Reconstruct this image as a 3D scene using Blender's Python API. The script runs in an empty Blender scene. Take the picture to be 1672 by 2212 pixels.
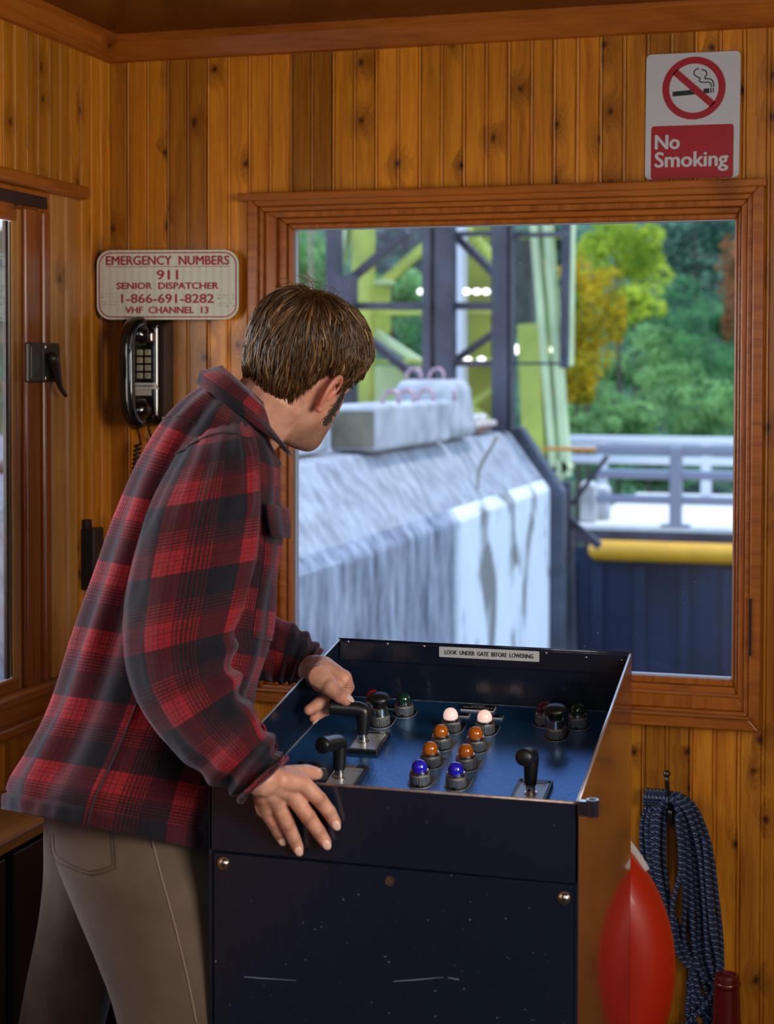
import bpy, bmesh, math, random
import numpy as np
from mathutils import Vector, Matrix, noise as mnoise
from mathutils.bvhtree import BVHTree
random.seed(7)
rng = np.random.default_rng(11)
scene = bpy.context.scene
COL = scene.collection
V = Vector

# ------------------------------------------------------------------ camera
F_PX, PX0, PY0 = 3596.545, 836.0, 1106.0 - 197.164
CAM = V((0, 0, 1.55))
_y, _p, _r = [math.radians(a) for a in (16.24422638, -1.62997995, 0.13259204)]
FWD = V((-math.sin(_y) * math.cos(_p), math.cos(_y) * math.cos(_p), math.sin(_p)))
_r0 = V((math.cos(_y), math.sin(_y), 0))
_u0 = _r0.cross(FWD)
RGT = _r0 * math.cos(_r) + _u0 * math.sin(_r)
UPV = RGT.cross(FWD)
cd = bpy.data.cameras.new('camera')
cam = bpy.data.objects.new('camera', cd)
COL.objects.link(cam)
cam.matrix_world = Matrix.Translation(CAM) @ Matrix((RGT, UPV, -FWD)).transposed().to_4x4()
cd.sensor_fit = 'VERTICAL'
cd.sensor_height = 36
cd.lens = 36 * F_PX / 2212
cd.shift_y = -197.164 / 2212
cd.clip_start = 0.05
cd.clip_end = 500
cd.dof.use_dof = True
cd.dof.focus_distance = 2.75
cd.dof.aperture_fstop = 5.0
scene.camera = cam

# ------------------------------------------------------------------ colour management
scene.view_settings.view_transform = 'Standard'
scene.view_settings.look = 'None'
scene.view_settings.exposure = 0.0
scene.view_settings.gamma = 1.0
scene.view_settings.use_curve_mapping = False
cy = scene.cycles
cy.use_denoising = True
cy.max_bounces = 8
cy.transparent_max_bounces = 12
cy.sample_clamp_indirect = 6
cy.caustics_reflective = False
cy.caustics_refractive = False

# ------------------------------------------------------------------ sky, sun, daylight and lamp
w = bpy.data.worlds.new('sky')
scene.world = w
w.use_nodes = True
wn = w.node_tree
bg = wn.nodes['Background']
tc = wn.nodes.new('ShaderNodeTexCoord')
sep = wn.nodes.new('ShaderNodeSeparateXYZ')
rmp = wn.nodes.new('ShaderNodeValToRGB')
wn.links.new(tc.outputs['Generated'], sep.inputs[0])
wn.links.new(sep.outputs['Z'], rmp.inputs[0])
rmp.color_ramp.elements[0].color = (0.80, 0.90, 1.0, 1)
rmp.color_ramp.elements[1].color = (0.22, 0.44, 1.0, 1)
el_ = rmp.color_ramp.elements.new(0.40)
el_.color = (0.40, 0.62, 1.0, 1)
wn.links.new(rmp.outputs[0], bg.inputs[0])
bg.inputs[1].default_value = 2.3

def lamp(name, kind, loc, rot, energy, color, **kw):
    d = bpy.data.lights.new(name, kind)
    d.energy = energy
    d.color = color
    for k, v in kw.items():
        setattr(d, k, v)
    o = bpy.data.objects.new(name, d)
    COL.objects.link(o)
    o.location = loc
    o.rotation_euler = rot
    return o

def aim(o, target):
    o.rotation_euler = (V(target) - o.location).to_track_quat('-Z', 'Y').to_euler()

sun = lamp('sun', 'SUN', (6, 10, 20), (0, 0, 0), 2.6, (1.0, 0.95, 0.86), angle=math.radians(1.5))
sun.rotation_euler = (-V((0.16, 0.10, 0.98))).to_track_quat('-Z', 'Y').to_euler()
# daylight entering by the side window to the right of the camera, and by the one behind it
dl = lamp('daylight_right', 'AREA', (1.42, 0.80, 1.60), (0, 0, 0), 54, (1.0, 0.91, 0.78), shape='RECTANGLE', size=1.3, size_y=0.9)
aim(dl, (-1.2, 2.5, 1.5))
db = lamp('daylight_rear', 'AREA', (0.1, -1.05, 1.75), (0, 0, 0), 4, (0.95, 0.97, 1.0), shape='RECTANGLE', size=1.1, size_y=0.7)
aim(db, (-0.8, 3.0, 1.7))
dw = lamp('daylight_left', 'AREA', (-2.02, 2.15, 1.55), (0, 0, 0), 20, (1.0, 0.96, 0.90), shape='RECTANGLE', size=0.95, size_y=0.85)
aim(dw, (-0.55, 3.0, 1.45))
for nm, loc, rot, sx, sy in (('portal_front', (-0.708, 3.36, 1.40), (math.radians(-90), 0, 0), 0.92, 0.92),):
    p = lamp(nm, 'AREA', loc, rot, 1, (1, 1, 1), shape='RECTANGLE', size=sx, size_y=sy)
    p.data.cycles.is_portal = True

# ------------------------------------------------------------------ pixel helpers (a photo pixel to a place in the room)
def ray(px, py):
    return FWD * F_PX + RGT * (px - PX0) - UPV * (py - PY0)
def on(px, py, axis, val):
    d = ray(px, py)
    return CAM + d * ((val - CAM[axis]) / d[axis])
def dep(px, py, D):
    return CAM + ray(px, py) * (D / F_PX)
def onplane(px, py, p0, n):
    d = ray(px, py)
    return CAM + d * ((V(p0) - CAM).dot(n) / d.dot(n))

# ------------------------------------------------------------------ mesh helpers
class MB:
    def __init__(s):
        s.v = []; s.f = []
    def add(s, vs, fs):
        n = len(s.v)
        s.v += [tuple(p) for p in vs]
        s.f += [tuple(i + n for i in f) for f in fs]
        return s
    def box(s, a, b, M=None):
        (x0, y0, z0), (x1, y1, z1) = a, b
        vs = [V(p) for p in ((x0,y0,z0),(x1,y0,z0),(x1,y1,z0),(x0,y1,z0),(x0,y0,z1),(x1,y0,z1),(x1,y1,z1),(x0,y1,z1))]
        if M: vs = [M @ p for p in vs]
        return s.add(vs, [(3,2,1,0),(4,5,6,7),(0,1,5,4),(1,2,6,5),(2,3,7,6),(3,0,4,7)])
    def hexa(s, P):
        return s.add(P, [(3,2,1,0),(4,5,6,7),(0,1,5,4),(1,2,6,5),(2,3,7,6),(3,0,4,7)])
    def loft(s, rings, cap=True, closed=True):
        n = len(rings[0]); vs = [p for r in rings for p in r]; fs = []
        m = n if closed else n - 1
        for i in range(len(rings) - 1):
            for j in range(m):
                k = (j + 1) % n
                fs.append((i*n+j, i*n+k, (i+1)*n+k, (i+1)*n+j))
        if cap and closed:
            fs.append(tuple(range(n - 1, -1, -1)))
            b = (len(rings) - 1) * n
            fs.append(tuple(b + j for j in range(n)))
        return s.add(vs, fs)
    def tube(s, pts, r, seg=10, cap=True, dome=False, squash=None):
        pts = [V(p) for p in pts]; n = len(pts)
        rs = list(r) if hasattr(r, '__len__') else [r] * n
        T = []
        for i in range(n):
            t = pts[min(i+1, n-1)] - pts[max(i-1, 0)]
            T.append(t.normalized() if t.length > 1e-9 else V((0,0,1)))
        u = T[0].orthogonal().normalized()
        rings = []
        def ring(c, t, u, rad):
            w_ = t.cross(u)
            return [c + (u * math.cos(2*math.pi*k/seg) + w_ * math.sin(2*math.pi*k/seg)) * rad for k in range(seg)]
        U = []
        for i in range(n):
            u = (u - T[i] * u.dot(T[i])).normalized()
            U.append(u.copy())
        if dome:
            for a in (85, 60, 30):
                a = math.radians(a)
                rings.append(ring(pts[0] - T[0]*rs[0]*math.sin(a), T[0], U[0], rs[0]*math.cos(a)))
        for i in range(n):
            rings.append(ring(pts[i], T[i], U[i], rs[i]))
        if dome:
            for a in (30, 60, 85):
                a = math.radians(a)
                rings.append(ring(pts[-1] + T[-1]*rs[-1]*math.sin(a), T[-1], U[-1], rs[-1]*math.cos(a)))
        return s.loft(rings, cap)
    def lathe(s, prof, M=None, seg=24):
        rings = []
        for (r, z) in prof:
            ring = [V((r*math.cos(2*math.pi*k/seg), r*math.sin(2*math.pi*k/seg), z)) for k in range(seg)]
            rings.append([M @ p for p in ring] if M else ring)
        return s.loft(rings)
    def sphere(s, c, r, M=None, seg=14, rings=9):
        rr = r if hasattr(r, '__len__') else (r, r, r)
        L = []
        for i in range(rings + 1):
            a = math.pi * min(max(i / rings, 0.004), 0.996)
            L.append([V((rr[0]*math.sin(a)*math.cos(2*math.pi*k/seg), rr[1]*math.sin(a)*math.sin(2*math.pi*k/seg), -rr[2]*math.cos(a))) for k in range(seg)])
        L = [[(M @ p if M else p) + V(c) for p in q] for q in L]
        return s.loft(L)
    def prism(s, poly, a, b):
        """poly: points as f(u)->3D at two offsets given as lists"""
        return s.loft([a, b])
    def mesh(s, name):
        me = bpy.data.meshes.new(name)
        me.from_pydata(s.v, [], s.f)
        me.update()
        return me
    def build(s, name, mat, parent=None, smooth=False, bevel=0, seg=2, fix=True, loc=None, rotm=None):
        me = s.mesh(name)
        if fix:
            bm = bmesh.new(); bm.from_mesh(me)
            bmesh.ops.recalc_face_normals(bm, faces=bm.faces)
            bm.to_mesh(me); bm.free()
        return link(name, me, mat, parent, smooth, bevel, seg)

def link(name, me, mat, parent=None, smooth=False, bevel=0, seg=2):
    if mat and not me.materials:
        me.materials.append(mat)
    o = bpy.data.objects.new(name, me)
    COL.objects.link(o)
    if parent is not None:
        o.parent = parent
        o.matrix_parent_inverse = Matrix.Translation(-PLOC.get(parent.name, V((0, 0, 0)))) if parent.name in PLOC else Matrix.Identity(4)
    if smooth:
        for p in me.polygons: p.use_smooth = True
        if smooth == 'auto':
            me.set_sharp_from_angle(angle=math.radians(38))
    if bevel:
        m = o.modifiers.new('bevel', 'BEVEL')
        m.width = bevel; m.segments = seg; m.limit_method = 'ANGLE'; m.angle_limit = math.radians(35)
        m.harden_normals = False
    return o
PLOC = {}
def thing(name, label, cat, loc=(0, 0, 0), group=None):
    o = bpy.data.objects.new(name, None)
    COL.objects.link(o)
    o.location = loc
    o.empty_display_size = 0.05
    PLOC[o.name] = V(loc)
    o['label'] = label; o['category'] = cat
    if group: o['group'] = group
    return o
def tag(o, label, cat, group=None, kind=None):
    o['label'] = label; o['category'] = cat
    if group: o['group'] = group
    if kind: o['kind'] = kind
    return o
def struct(o):
    o['kind'] = 'structure'
    return o
def frame_mat(o, ex, ey, ez):
    return Matrix.Translation(V(o)) @ Matrix((V(ex), V(ey), V(ez))).transposed().to_4x4()
def rrect(w, h, r, n=6):
    pts = []
    for cx, cy_, a0 in ((w/2-r, h/2-r, 0), (-w/2+r, h/2-r, 90), (-w/2+r, -h/2+r, 180), (w/2-r, -h/2+r, 270)):
        for k in range(n + 1):
            a = math.radians(a0 + 90 * k / n)
            pts.append((cx + r*math.cos(a), cy_ + r*math.sin(a)))
    return pts
def slab(mb, poly, z0, z1, M):
    mb.loft([[M @ V((x, y, z0)) for x, y in poly], [M @ V((x, y, z1)) for x, y in poly]])
    return mb
def catmull(P, n):
    """n samples through the rows of P (uniform Catmull-Rom)"""
    P = np.array(P, float); m = len(P) - 1; out = []
    for t in np.linspace(0, m, n):
        i = min(int(t), m - 1); f = t - i
        p0 = P[max(i-1, 0)] if i > 0 else 2*P[0]-P[1]
        p1, p2 = P[i], P[i+1]
        p3 = P[i+2] if i + 2 <= m else 2*P[m]-P[m-1]
        out.append(0.5*((2*p1)+(-p0+p2)*f+(2*p0-5*p1+4*p2-p3)*f*f+(-p0+3*p1-3*p2+p3)*f**3))
    return np.array(out)
def text(body, name, M, width=None, height=None, mat=None, parent=None, depth=0.0004, bold=0.0, align='CENTER', sx=1.0):
    o = text_(body, name, M, width, height, mat, parent, depth, align)
    if bold:   # thicken the strokes: the same outline repeated a hair to each side
        me = o.data; n = len(me.vertices)
        vs = [v.co.copy() for v in me.vertices]; fs = [tuple(p.vertices) for p in me.polygons]
        ax, ay = M.col[0].to_3d(), M.col[1].to_3d()
        V_, F_ = [], []
        for k, (dx, dy) in enumerate(((-1, 0), (1, 0), (0, 0.6), (0, -0.6), (0, 0))):
            V_ += [tuple(v + ax*dx*bold + ay*dy*bold + ax.cross(ay)*0.00003*k) for v in vs]; F_ += [tuple(i + k*n for i in f) for f in fs]
        m2 = bpy.data.meshes.new(name); m2.from_pydata(V_, [], F_); m2.update()
        m2.materials.append(mat); o.data = m2
    return o
def text_(body, name, M, width=None, height=None, mat=None, parent=None, depth=0.0004, align='CENTER', bold=0.0):
    """lettering lying in the xy plane of M, centred on its origin"""
    cu = bpy.data.curves.new(name, 'FONT')
    cu.body = body; cu.size = 1; cu.align_x = align; cu.offset = bold
    cu.resolution_u = 3
    cu.extrude = 0.0
    o = bpy.data.objects.new(name + '_tmp', cu)
    COL.objects.link(o)
    dg = bpy.context.evaluated_depsgraph_get()
    me = bpy.data.meshes.new_from_object(o.evaluated_get(dg))
    bpy.data.objects.remove(o)
    co = np.array([v.co[:] for v in me.vertices])
    lo, hi = co.min(0), co.max(0)
    k = (width / (hi[0]-lo[0])) if width else (height / (hi[1]-lo[1]))
    ky = (height / (hi[1]-lo[1])) if height else k
    cx = {'CENTER': (lo[0]+hi[0])/2, 'LEFT': lo[0]}[align]
    for v in me.vertices:
        v.co = M @ V(((v.co.x-cx)*k, (v.co.y-(lo[1]+hi[1])/2)*ky, depth))
    me.materials.clear()
    return link(name, me, mat, parent)

# ------------------------------------------------------------------ materials
MATS = {}
def N(nt, t, **kw):
    n = nt.nodes.new(t)
    for k, v in kw.items(): setattr(n, k, v)
    return n
def pbsdf(name):
    m = bpy.data.materials.new(name); m.use_nodes = True
    return m, m.node_tree, m.node_tree.nodes['Principled BSDF']
def simple(name, col, rough=0.5, metal=0.0, coat=0.0, bump=0.0, bscale=60, var=0.0, vscale=8, bstretch=None, sheen=0, spec=0.5, trans=0.0, emit=0, sss=0.0, coatr=0.1):
    m, nt, b = pbsdf(name)
    b.inputs['Base Color'].default_value = (*col, 1)
    b.inputs['Roughness'].default_value = rough
    b.inputs['Metallic'].default_value = metal
    b.inputs['Coat Weight'].default_value = coat
    b.inputs['Coat Roughness'].default_value = coatr
    b.inputs['Specular IOR Level'].default_value = spec
    b.inputs['Transmission Weight'].default_value = trans
    if sheen: b.inputs['Sheen Weight'].default_value = sheen
    if sss:
        b.inputs['Subsurface Weight'].default_value = sss
        b.inputs['Subsurface Radius'].default_value = (0.012, 0.004, 0.002)
        b.inputs['Subsurface Scale'].default_value = 0.6
    if emit:
        b.inputs['Emission Color'].default_value = (*col, 1); b.inputs['Emission Strength'].default_value = emit
    t = N(nt, 'ShaderNodeTexCoord')
    if var:
        n = N(nt, 'ShaderNodeTexNoise'); n.inputs['Scale'].default_value = vscale; n.inputs['Detail'].default_value = 6
        nt.links.new(t.outputs['Object'], n.inputs['Vector'])
        r = N(nt, 'ShaderNodeValToRGB')
        r.color_ramp.elements[0].position = 0.3; r.color_ramp.elements[1].position = 0.7
        r.color_ramp.elements[0].color = (*[c*(1-var) for c in col], 1)
        r.color_ramp.elements[1].color = (*[min(1, c*(1+var)) for c in col], 1)
        nt.links.new(n.outputs[0], r.inputs[0]); nt.links.new(r.outputs[0], b.inputs['Base Color'])
    if bump:
        n = N(nt, 'ShaderNodeTexNoise'); n.inputs['Scale'].default_value = bscale; n.inputs['Detail'].default_value = 4
        mp = N(nt, 'ShaderNodeMapping'); mp.inputs['Scale'].default_value = bstretch or (1, 1, 1)
        nt.links.new(t.outputs['Object'], mp.inputs[0]); nt.links.new(mp.outputs[0], n.inputs['Vector'])
        bp = N(nt, 'ShaderNodeBump'); bp.inputs['Strength'].default_value = bump; bp.inputs['Distance'].default_value = 0.002
        nt.links.new(n.outputs[0], bp.inputs['Height']); nt.links.new(bp.outputs[0], b.inputs['Normal'])
    return m
def math_(nt, op, a, b=None, c=None, clamp=False):
    n = N(nt, 'ShaderNodeMath', operation=op); n.use_clamp = clamp
    for i, x in enumerate((a, b, c)):
        if x is None: continue
        if isinstance(x, (int, float)): n.inputs[i].default_value = x
        else: nt.links.new(x, n.inputs[i])
    return n.outputs[0]
def mixc(nt, fac, a, b, blend='MIX'):
    n = N(nt, 'ShaderNodeMix', data_type='RGBA', blend_type=blend)
    for i, x in ((0, fac), (6, a), (7, b)):
        if isinstance(x, (int, float)): n.inputs[i].default_value = x
        elif isinstance(x, tuple): n.inputs[i].default_value = (*x, 1)
        else: nt.links.new(x, n.inputs[i])
    return n.outputs[2]
def ramp(nt, x, stops, interp='LINEAR'):
    r = N(nt, 'ShaderNodeValToRGB'); cr = r.color_ramp; cr.interpolation = interp
    while len(cr.elements) < len(stops): cr.elements.new(0.5)
    for e, (p, c) in zip(cr.elements, stops):
        e.position = p; e.color = (*c, 1) if hasattr(c, '__len__') else (c, c, c, 1)
    nt.links.new(x, r.inputs[0])
    return r.outputs[0]
def wood(name, across, along, light, dark, pitch=None, off=0.0, knots=0.5, rough=0.38, seed=0.0, var=0.50):
    """varnished pine; across and along are axis letters"""
    m, nt, b = pbsdf(name)
    t = N(nt, 'ShaderNodeTexCoord'); sp = N(nt, 'ShaderNodeSeparateXYZ')
    nt.links.new(t.outputs['Object'], sp.inputs[0])
    A, L = sp.outputs[across], sp.outputs[along]
    third = [a for a in 'XYZ' if a not in (across, along)][0]
    if pitch:
        pid = math_(nt, 'FLOOR', math_(nt, 'DIVIDE', math_(nt, 'SUBTRACT', A, off), pitch))
        wn_ = N(nt, 'ShaderNodeTexWhiteNoise', noise_dimensions='1D')
        nt.links.new(math_(nt, 'ADD', pid, seed), wn_.inputs['W'])
        rnd = wn_.outputs['Value']
        L2 = math_(nt, 'ADD', L, math_(nt, 'MULTIPLY', rnd, 9.0))
        A2 = math_(nt, 'ADD', A, math_(nt, 'MULTIPLY', rnd, 3.0))
    else:
        rnd = None
        L2 = math_(nt, 'ADD', L, seed); A2 = math_(nt, 'ADD', A, sp.outputs[third])
    cb = N(nt, 'ShaderNodeCombineXYZ')
    # knots: sparse cells, kept by a per-cell draw
    vc = N(nt, 'ShaderNodeCombineXYZ')
    nt.links.new(math_(nt, 'MULTIPLY', A2, 13.0), vc.inputs[0]); nt.links.new(math_(nt, 'MULTIPLY', L2, 9.5), vc.inputs[1])
    nz = N(nt, 'ShaderNodeTexNoise'); nz.inputs['Scale'].default_value = 5; nz.inputs['Detail'].default_value = 2
    nt.links.new(vc.outputs[0], nz.inputs['Vector'])
    va = N(nt, 'ShaderNodeVectorMath', operation='MULTIPLY_ADD'); va.inputs[1].default_value = (0.16, 0.16, 0)
    nt.links.new(nz.outputs['Color'], va.inputs[0]); nt.links.new(vc.outputs[0], va.inputs[2])
    vo = N(nt, 'ShaderNodeTexVoronoi', voronoi_dimensions='2D'); vo.inputs['Scale'].default_value = 1
    nt.links.new(va.outputs[0], vo.inputs['Vector'])
    csep = N(nt, 'ShaderNodeSeparateColor'); nt.links.new(vo.outputs['Color'], csep.inputs[0])
    keep = math_(nt, 'LESS_THAN', csep.outputs[0], 0.42 * knots)
    d = vo.outputs['Distance']
    core = math_(nt, 'MULTIPLY', keep, ramp(nt, d, [(0.03, 1.0), (0.11, 0.0)]))
    halo = math_(nt, 'MULTIPLY', keep, ramp(nt, d, [(0.05, 1.0), (0.46, 0.0)]))
    # grain, bent round the knots
    bend = math_(nt, 'MULTIPLY', halo, 0.02)
    nt.links.new(math_(nt, 'MULTIPLY', math_(nt, 'ADD', A2, bend), 55.0), cb.inputs[0])
    nt.links.new(math_(nt, 'MULTIPLY', L2, 2.2), cb.inputs[1])
    g1 = N(nt, 'ShaderNodeTexNoise'); g1.inputs['Scale'].default_value = 1.0; g1.inputs['Detail'].default_value = 5; g1.inputs['Distortion'].default_value = 0.6
    nt.links.new(cb.outputs[0], g1.inputs['Vector'])
    g2 = N(nt, 'ShaderNodeTexNoise'); g2.inputs['Scale'].default_value = 6.0; g2.inputs['Detail'].default_value = 3
    nt.links.new(cb.outputs[0], g2.inputs['Vector'])
    g = math_(nt, 'ADD', math_(nt, 'MULTIPLY', g1.outputs[0], 0.62), math_(nt, 'MULTIPLY', g2.outputs[0], 0.38))
    c = ramp(nt, g, [(0.34, dark), (0.47, tuple(0.5*a+0.5*b_ for a, b_ in zip(light, dark))), (0.60, light), (0.75, tuple(min(1, x*1.15) for x in light))])
    if rnd is not None:
        c = mixc(nt, 1.0, c, ramp(nt, rnd, [(0, (1-var,)*3), (1, (1+var*0.4,)*3)]), 'MULTIPLY')
    ring_ = math_(nt, 'MULTIPLY', math_(nt, 'MULTIPLY', math_(nt, 'ADD', math_(nt, 'SINE', math_(nt, 'MULTIPLY', d, 75.0)), 1.0), 0.5), halo)
    c = mixc(nt, math_(nt, 'MULTIPLY', ring_, 0.5), c, tuple(x*0.5 for x in dark))
    c = mixc(nt, math_(nt, 'MULTIPLY', halo, 0.55), c, tuple(x*0.45 for x in dark))
    c = mixc(nt, math_(nt, 'MULTIPLY', core, 0.9), c, (0.03, 0.010, 0.003))
    nt.links.new(c, b.inputs['Base Color'])
    b.inputs['Roughness'].default_value = rough
    b.inputs['Coat Weight'].default_value = 0.18
    b.inputs['Coat Roughness'].default_value = 0.16
    b.inputs['Specular IOR Level'].default_value = 0.35
    bp = N(nt, 'ShaderNodeBump'); bp.inputs['Strength'].default_value = 0.25; bp.inputs['Distance'].default_value = 0.001
    nt.links.new(g, bp.inputs['Height']); nt.links.new(bp.outputs[0], b.inputs['Normal'])
    return m
def glass_mat(name, tint=(1, 1, 1), refl=0.6):
    m = bpy.data.materials.new(name); m.use_nodes = True; nt = m.node_tree; nt.nodes.clear()
    o = N(nt, 'ShaderNodeOutputMaterial'); tr = N(nt, 'ShaderNodeBsdfTransparent'); gl = N(nt, 'ShaderNodeBsdfGlossy')
    tr.inputs[0].default_value = (*tint, 1); gl.inputs['Roughness'].default_value = 0.02
    fr = N(nt, 'ShaderNodeFresnel'); fr.inputs[0].default_value = 1.45
    mx = N(nt, 'ShaderNodeMixShader')
    nt.links.new(math_(nt, 'MULTIPLY', fr.outputs[0], refl), mx.inputs[0])
    nt.links.new(tr.outputs[0], mx.inputs[1]); nt.links.new(gl.outputs[0], mx.inputs[2])
    # dried specks of dirt on the pane
    t = N(nt, 'ShaderNodeTexCoord'); vo = N(nt, 'ShaderNodeTexVoronoi'); vo.inputs['Scale'].default_value = 42
    nt.links.new(t.outputs['Object'], vo.inputs['Vector'])
    cs = N(nt, 'ShaderNodeSeparateColor'); nt.links.new(vo.outputs['Color'], cs.inputs[0])
    f = math_(nt, 'MULTIPLY', math_(nt, 'LESS_THAN', cs.outputs[0], 0.34), ramp(nt, vo.outputs['Distance'], [(0.025, 0.75), (0.05, 0.0)]))
    df = N(nt, 'ShaderNodeBsdfDiffuse'); df.inputs[0].default_value = (0.75, 0.77, 0.8, 1)
    m2 = N(nt, 'ShaderNodeMixShader'); nt.links.new(f, m2.inputs[0]); nt.links.new(mx.outputs[0], m2.inputs[1]); nt.links.new(df.outputs[0], m2.inputs[2])
    nt.links.new(m2.outputs[0], o.inputs[0])
    return m

PITCH = 0.0459
XL, YB, ZC = -1.567, 3.26, 2.262
LIGHT, DARK = (0.72, 0.275, 0.018), (0.42, 0.125, 0.007)
TL, TD = (0.42, 0.125, 0.013), (0.25, 0.060, 0.006)
M_back = wood('pine_beadboard_back', 'X', 'Z', LIGHT, DARK, pitch=2*PITCH, off=-1.5256, knots=0.8)
M_left = wood('pine_beadboard_left', 'Y', 'Z', LIGHT, DARK, pitch=2*PITCH, off=3.26, knots=0.8, seed=31)
M_tx = wood('pine_trim_x', 'Z', 'X', TL, TD, knots=0.25)
M_ty = wood('pine_trim_y', 'Z', 'Y', TL, TD, knots=0.25, seed=5)
M_tz = wood('pine_trim_z', 'X', 'Z', TL, TD, knots=0.15, seed=9)
M_tzl = wood('pine_trim_light', 'Y', 'Z', (0.52, 0.25, 0.062), (0.34, 0.13, 0.024), knots=0.2, seed=12)
M_red = wood('redwood_stile', 'Y', 'Z', (0.30, 0.085, 0.018), (0.19, 0.045, 0.009), knots=0.0, seed=3, rough=0.25)
M_shelf = wood('pine_shelf', 'X', 'Y', (0.45, 0.21, 0.05), (0.27, 0.10, 0.02), knots=0.3, seed=15)
M_ceil = wood('varnished_plywood', 'Y', 'X', (0.085, 0.020, 0.004), (0.055, 0.012, 0.003), knots=0.0, seed=2, rough=0.25)
M_floor = simple('floor_vinyl', (0.05, 0.045, 0.04), 0.5, var=0.3)
M_glass = glass_mat('window_glass')
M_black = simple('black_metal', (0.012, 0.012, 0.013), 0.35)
M_white = simple('white_aluminium', (0.75, 0.80, 0.78), 0.35)
M_chrome = simple('chrome', (0.62, 0.60, 0.56), 0.22, metal=1.0, bump=0.05, bscale=200)
M_bplastic = simple('black_plastic', (0.008, 0.008, 0.010), 0.22, coat=0.3)
M_bakelite = simple('black_bakelite', (0.010, 0.010, 0.012), 0.32, bump=0.06, bscale=300)
# ================================================================== THE ROOM
XR, YR = 1.20, -1.00
def bead_profile(a0, a1, off):
    """depth of the beadboard face along its width: list of (a, d)"""
    pts = [(a0, 0.0)]
    k0 = math.floor((a0 - off) / PITCH) - 1
    k = k0
    while off + k * PITCH < a1 + PITCH:
        c = off + k * PITCH
        joint = (k % 2 == 0)
        g = 0.0042 if joint else 0.0032
        for da, d in ((-0.0054, 0), (-0.0046, 0.0008), (-0.0036, g), (-0.0026, 0.0012), (0.0, 0.0002), (0.0026, 0.0012), (0.0036, g), (0.0046, 0.0008), (0.0054, 0)):
            if a0 < c + da < a1: pts.append((c + da, d))
        k += 1
    pts.append((a1, 0.0))
    return pts
def bead_piece(mb, fn, a0, a1, z0, z1, off, thick=0.09):
    pr = bead_profile(a0, a1, off)
    n = len(pr)
    lo = [fn(a, d, z0) for a, d in pr]; hi = [fn(a, d, z1) for a, d in pr]
    mb.add(lo + hi, [(i, i+1, n+i+1, n+i) for i in range(n-1)])
    mb.add([fn(a0, 0.004, z0), fn(a1, 0.004, z0), fn(a1, thick, z0), fn(a0, thick, z0),
            fn(a0, 0.004, z1), fn(a1, 0.004, z1), fn(a1, thick, z1), fn(a0, thick, z1)],
           [(3,2,1,0),(4,5,6,7),(1,2,6,5),(2,3,7,6),(3,0,4,7)])
WX0, WX1, WZ0, WZ1 = -1.230, -0.21, 0.875, 1.905
mb = MB()
fb = lambda a, d, z: (a, YB + d, z)
for a0, a1, z0, z1 in ((XL - 0.09, WX0, 0, ZC), (WX1, XR + 0.09, 0, ZC), (WX0, WX1, WZ1, ZC), (WX0, WX1, 0, WZ0)):
    bead_piece(mb, fb, a0, a1, z0, z1, -1.5256)
struct(mb.build('wall_back', M_back, fix=False))
LY0, LY1, LZ0, LZ1 = 1.70, 3.05, 0.88, 1.905
mb = MB()
fl = lambda a, d, z: (XL - d, a, z)
for a0, a1, z0, z1 in ((YR - 0.09, LY0, 0, ZC), (LY1, YB, 0, ZC), (LY0, LY1, LZ1, ZC), (LY0, LY1, 0, LZ0)):
    bead_piece(mb, fl, a0, a1, z0, z1, YB)
struct(mb.build('wall_left', M_left, fix=False))
mb = MB()
fr_ = lambda a, d, z: (XR + d, a, z)
for a0, a1, z0, z1 in ((YR - 0.09, 0.05, 0, ZC), (1.55, YB, 0, ZC), (0.05, 1.55, 2.08, ZC), (0.05, 1.55, 0, 1.12)):
    bead_piece(mb, fr_, a0, a1, z0, z1, YB)
struct(mb.build('wall_right', M_left, fix=False))
mb = MB()
fk = lambda a, d, z: (a, YR - d, z)
for a0, a1, z0, z1 in ((XL, -0.5, 0, ZC), (0.7, XR, 0, ZC), (-0.5, 0.7, 2.08, ZC), (-0.5, 0.7, 0, 1.35)):
    bead_piece(mb, fk, a0, a1, z0, z1, -1.5256)
struct(mb.build('wall_front', M_back, fix=False))
struct(MB().box((XL - 0.09, YR - 0.09, -0.06), (XR + 0.09, YB + 0.09, 0)).build('floor', M_floor))
struct(MB().box((XL - 0.09, YR - 0.09, ZC), (XR + 0.09, YB + 0.09, ZC + 0.05)).build('ceiling', M_ceil))
# unseen slab over the cabin, overhang added to keep sun off the glass
struct(MB().box((XL - 1.0, YR - 0.6, ZC + 0.06), (XR + 1.0, YB + 0.26, ZC + 0.16)).build('sun_block_roof', simple('roof_paint', (0.05, 0.06, 0.06), 0.6)))

# crown moulding: sloped strip with a small step
def crown(name, fn, a0, a1, mat):
    prof = [(0.0, 2.208), (0.010, 2.211), (0.013, 2.216), (0.030, 2.246), (0.034, 2.250), (0.034, ZC), (0.0, ZC)]
    mb = MB().loft([[fn(a0, -d, z) for d, z in prof], [fn(a1, -d, z) for d, z in prof]])
    return struct(mb.build(name, mat))
crown('trim_1', fb, XL, XR, M_tx)
crown('trim_2', fl, YR, YB, M_ty)
crown('trim_3', fr_, YR, YB, M_ty)

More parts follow.
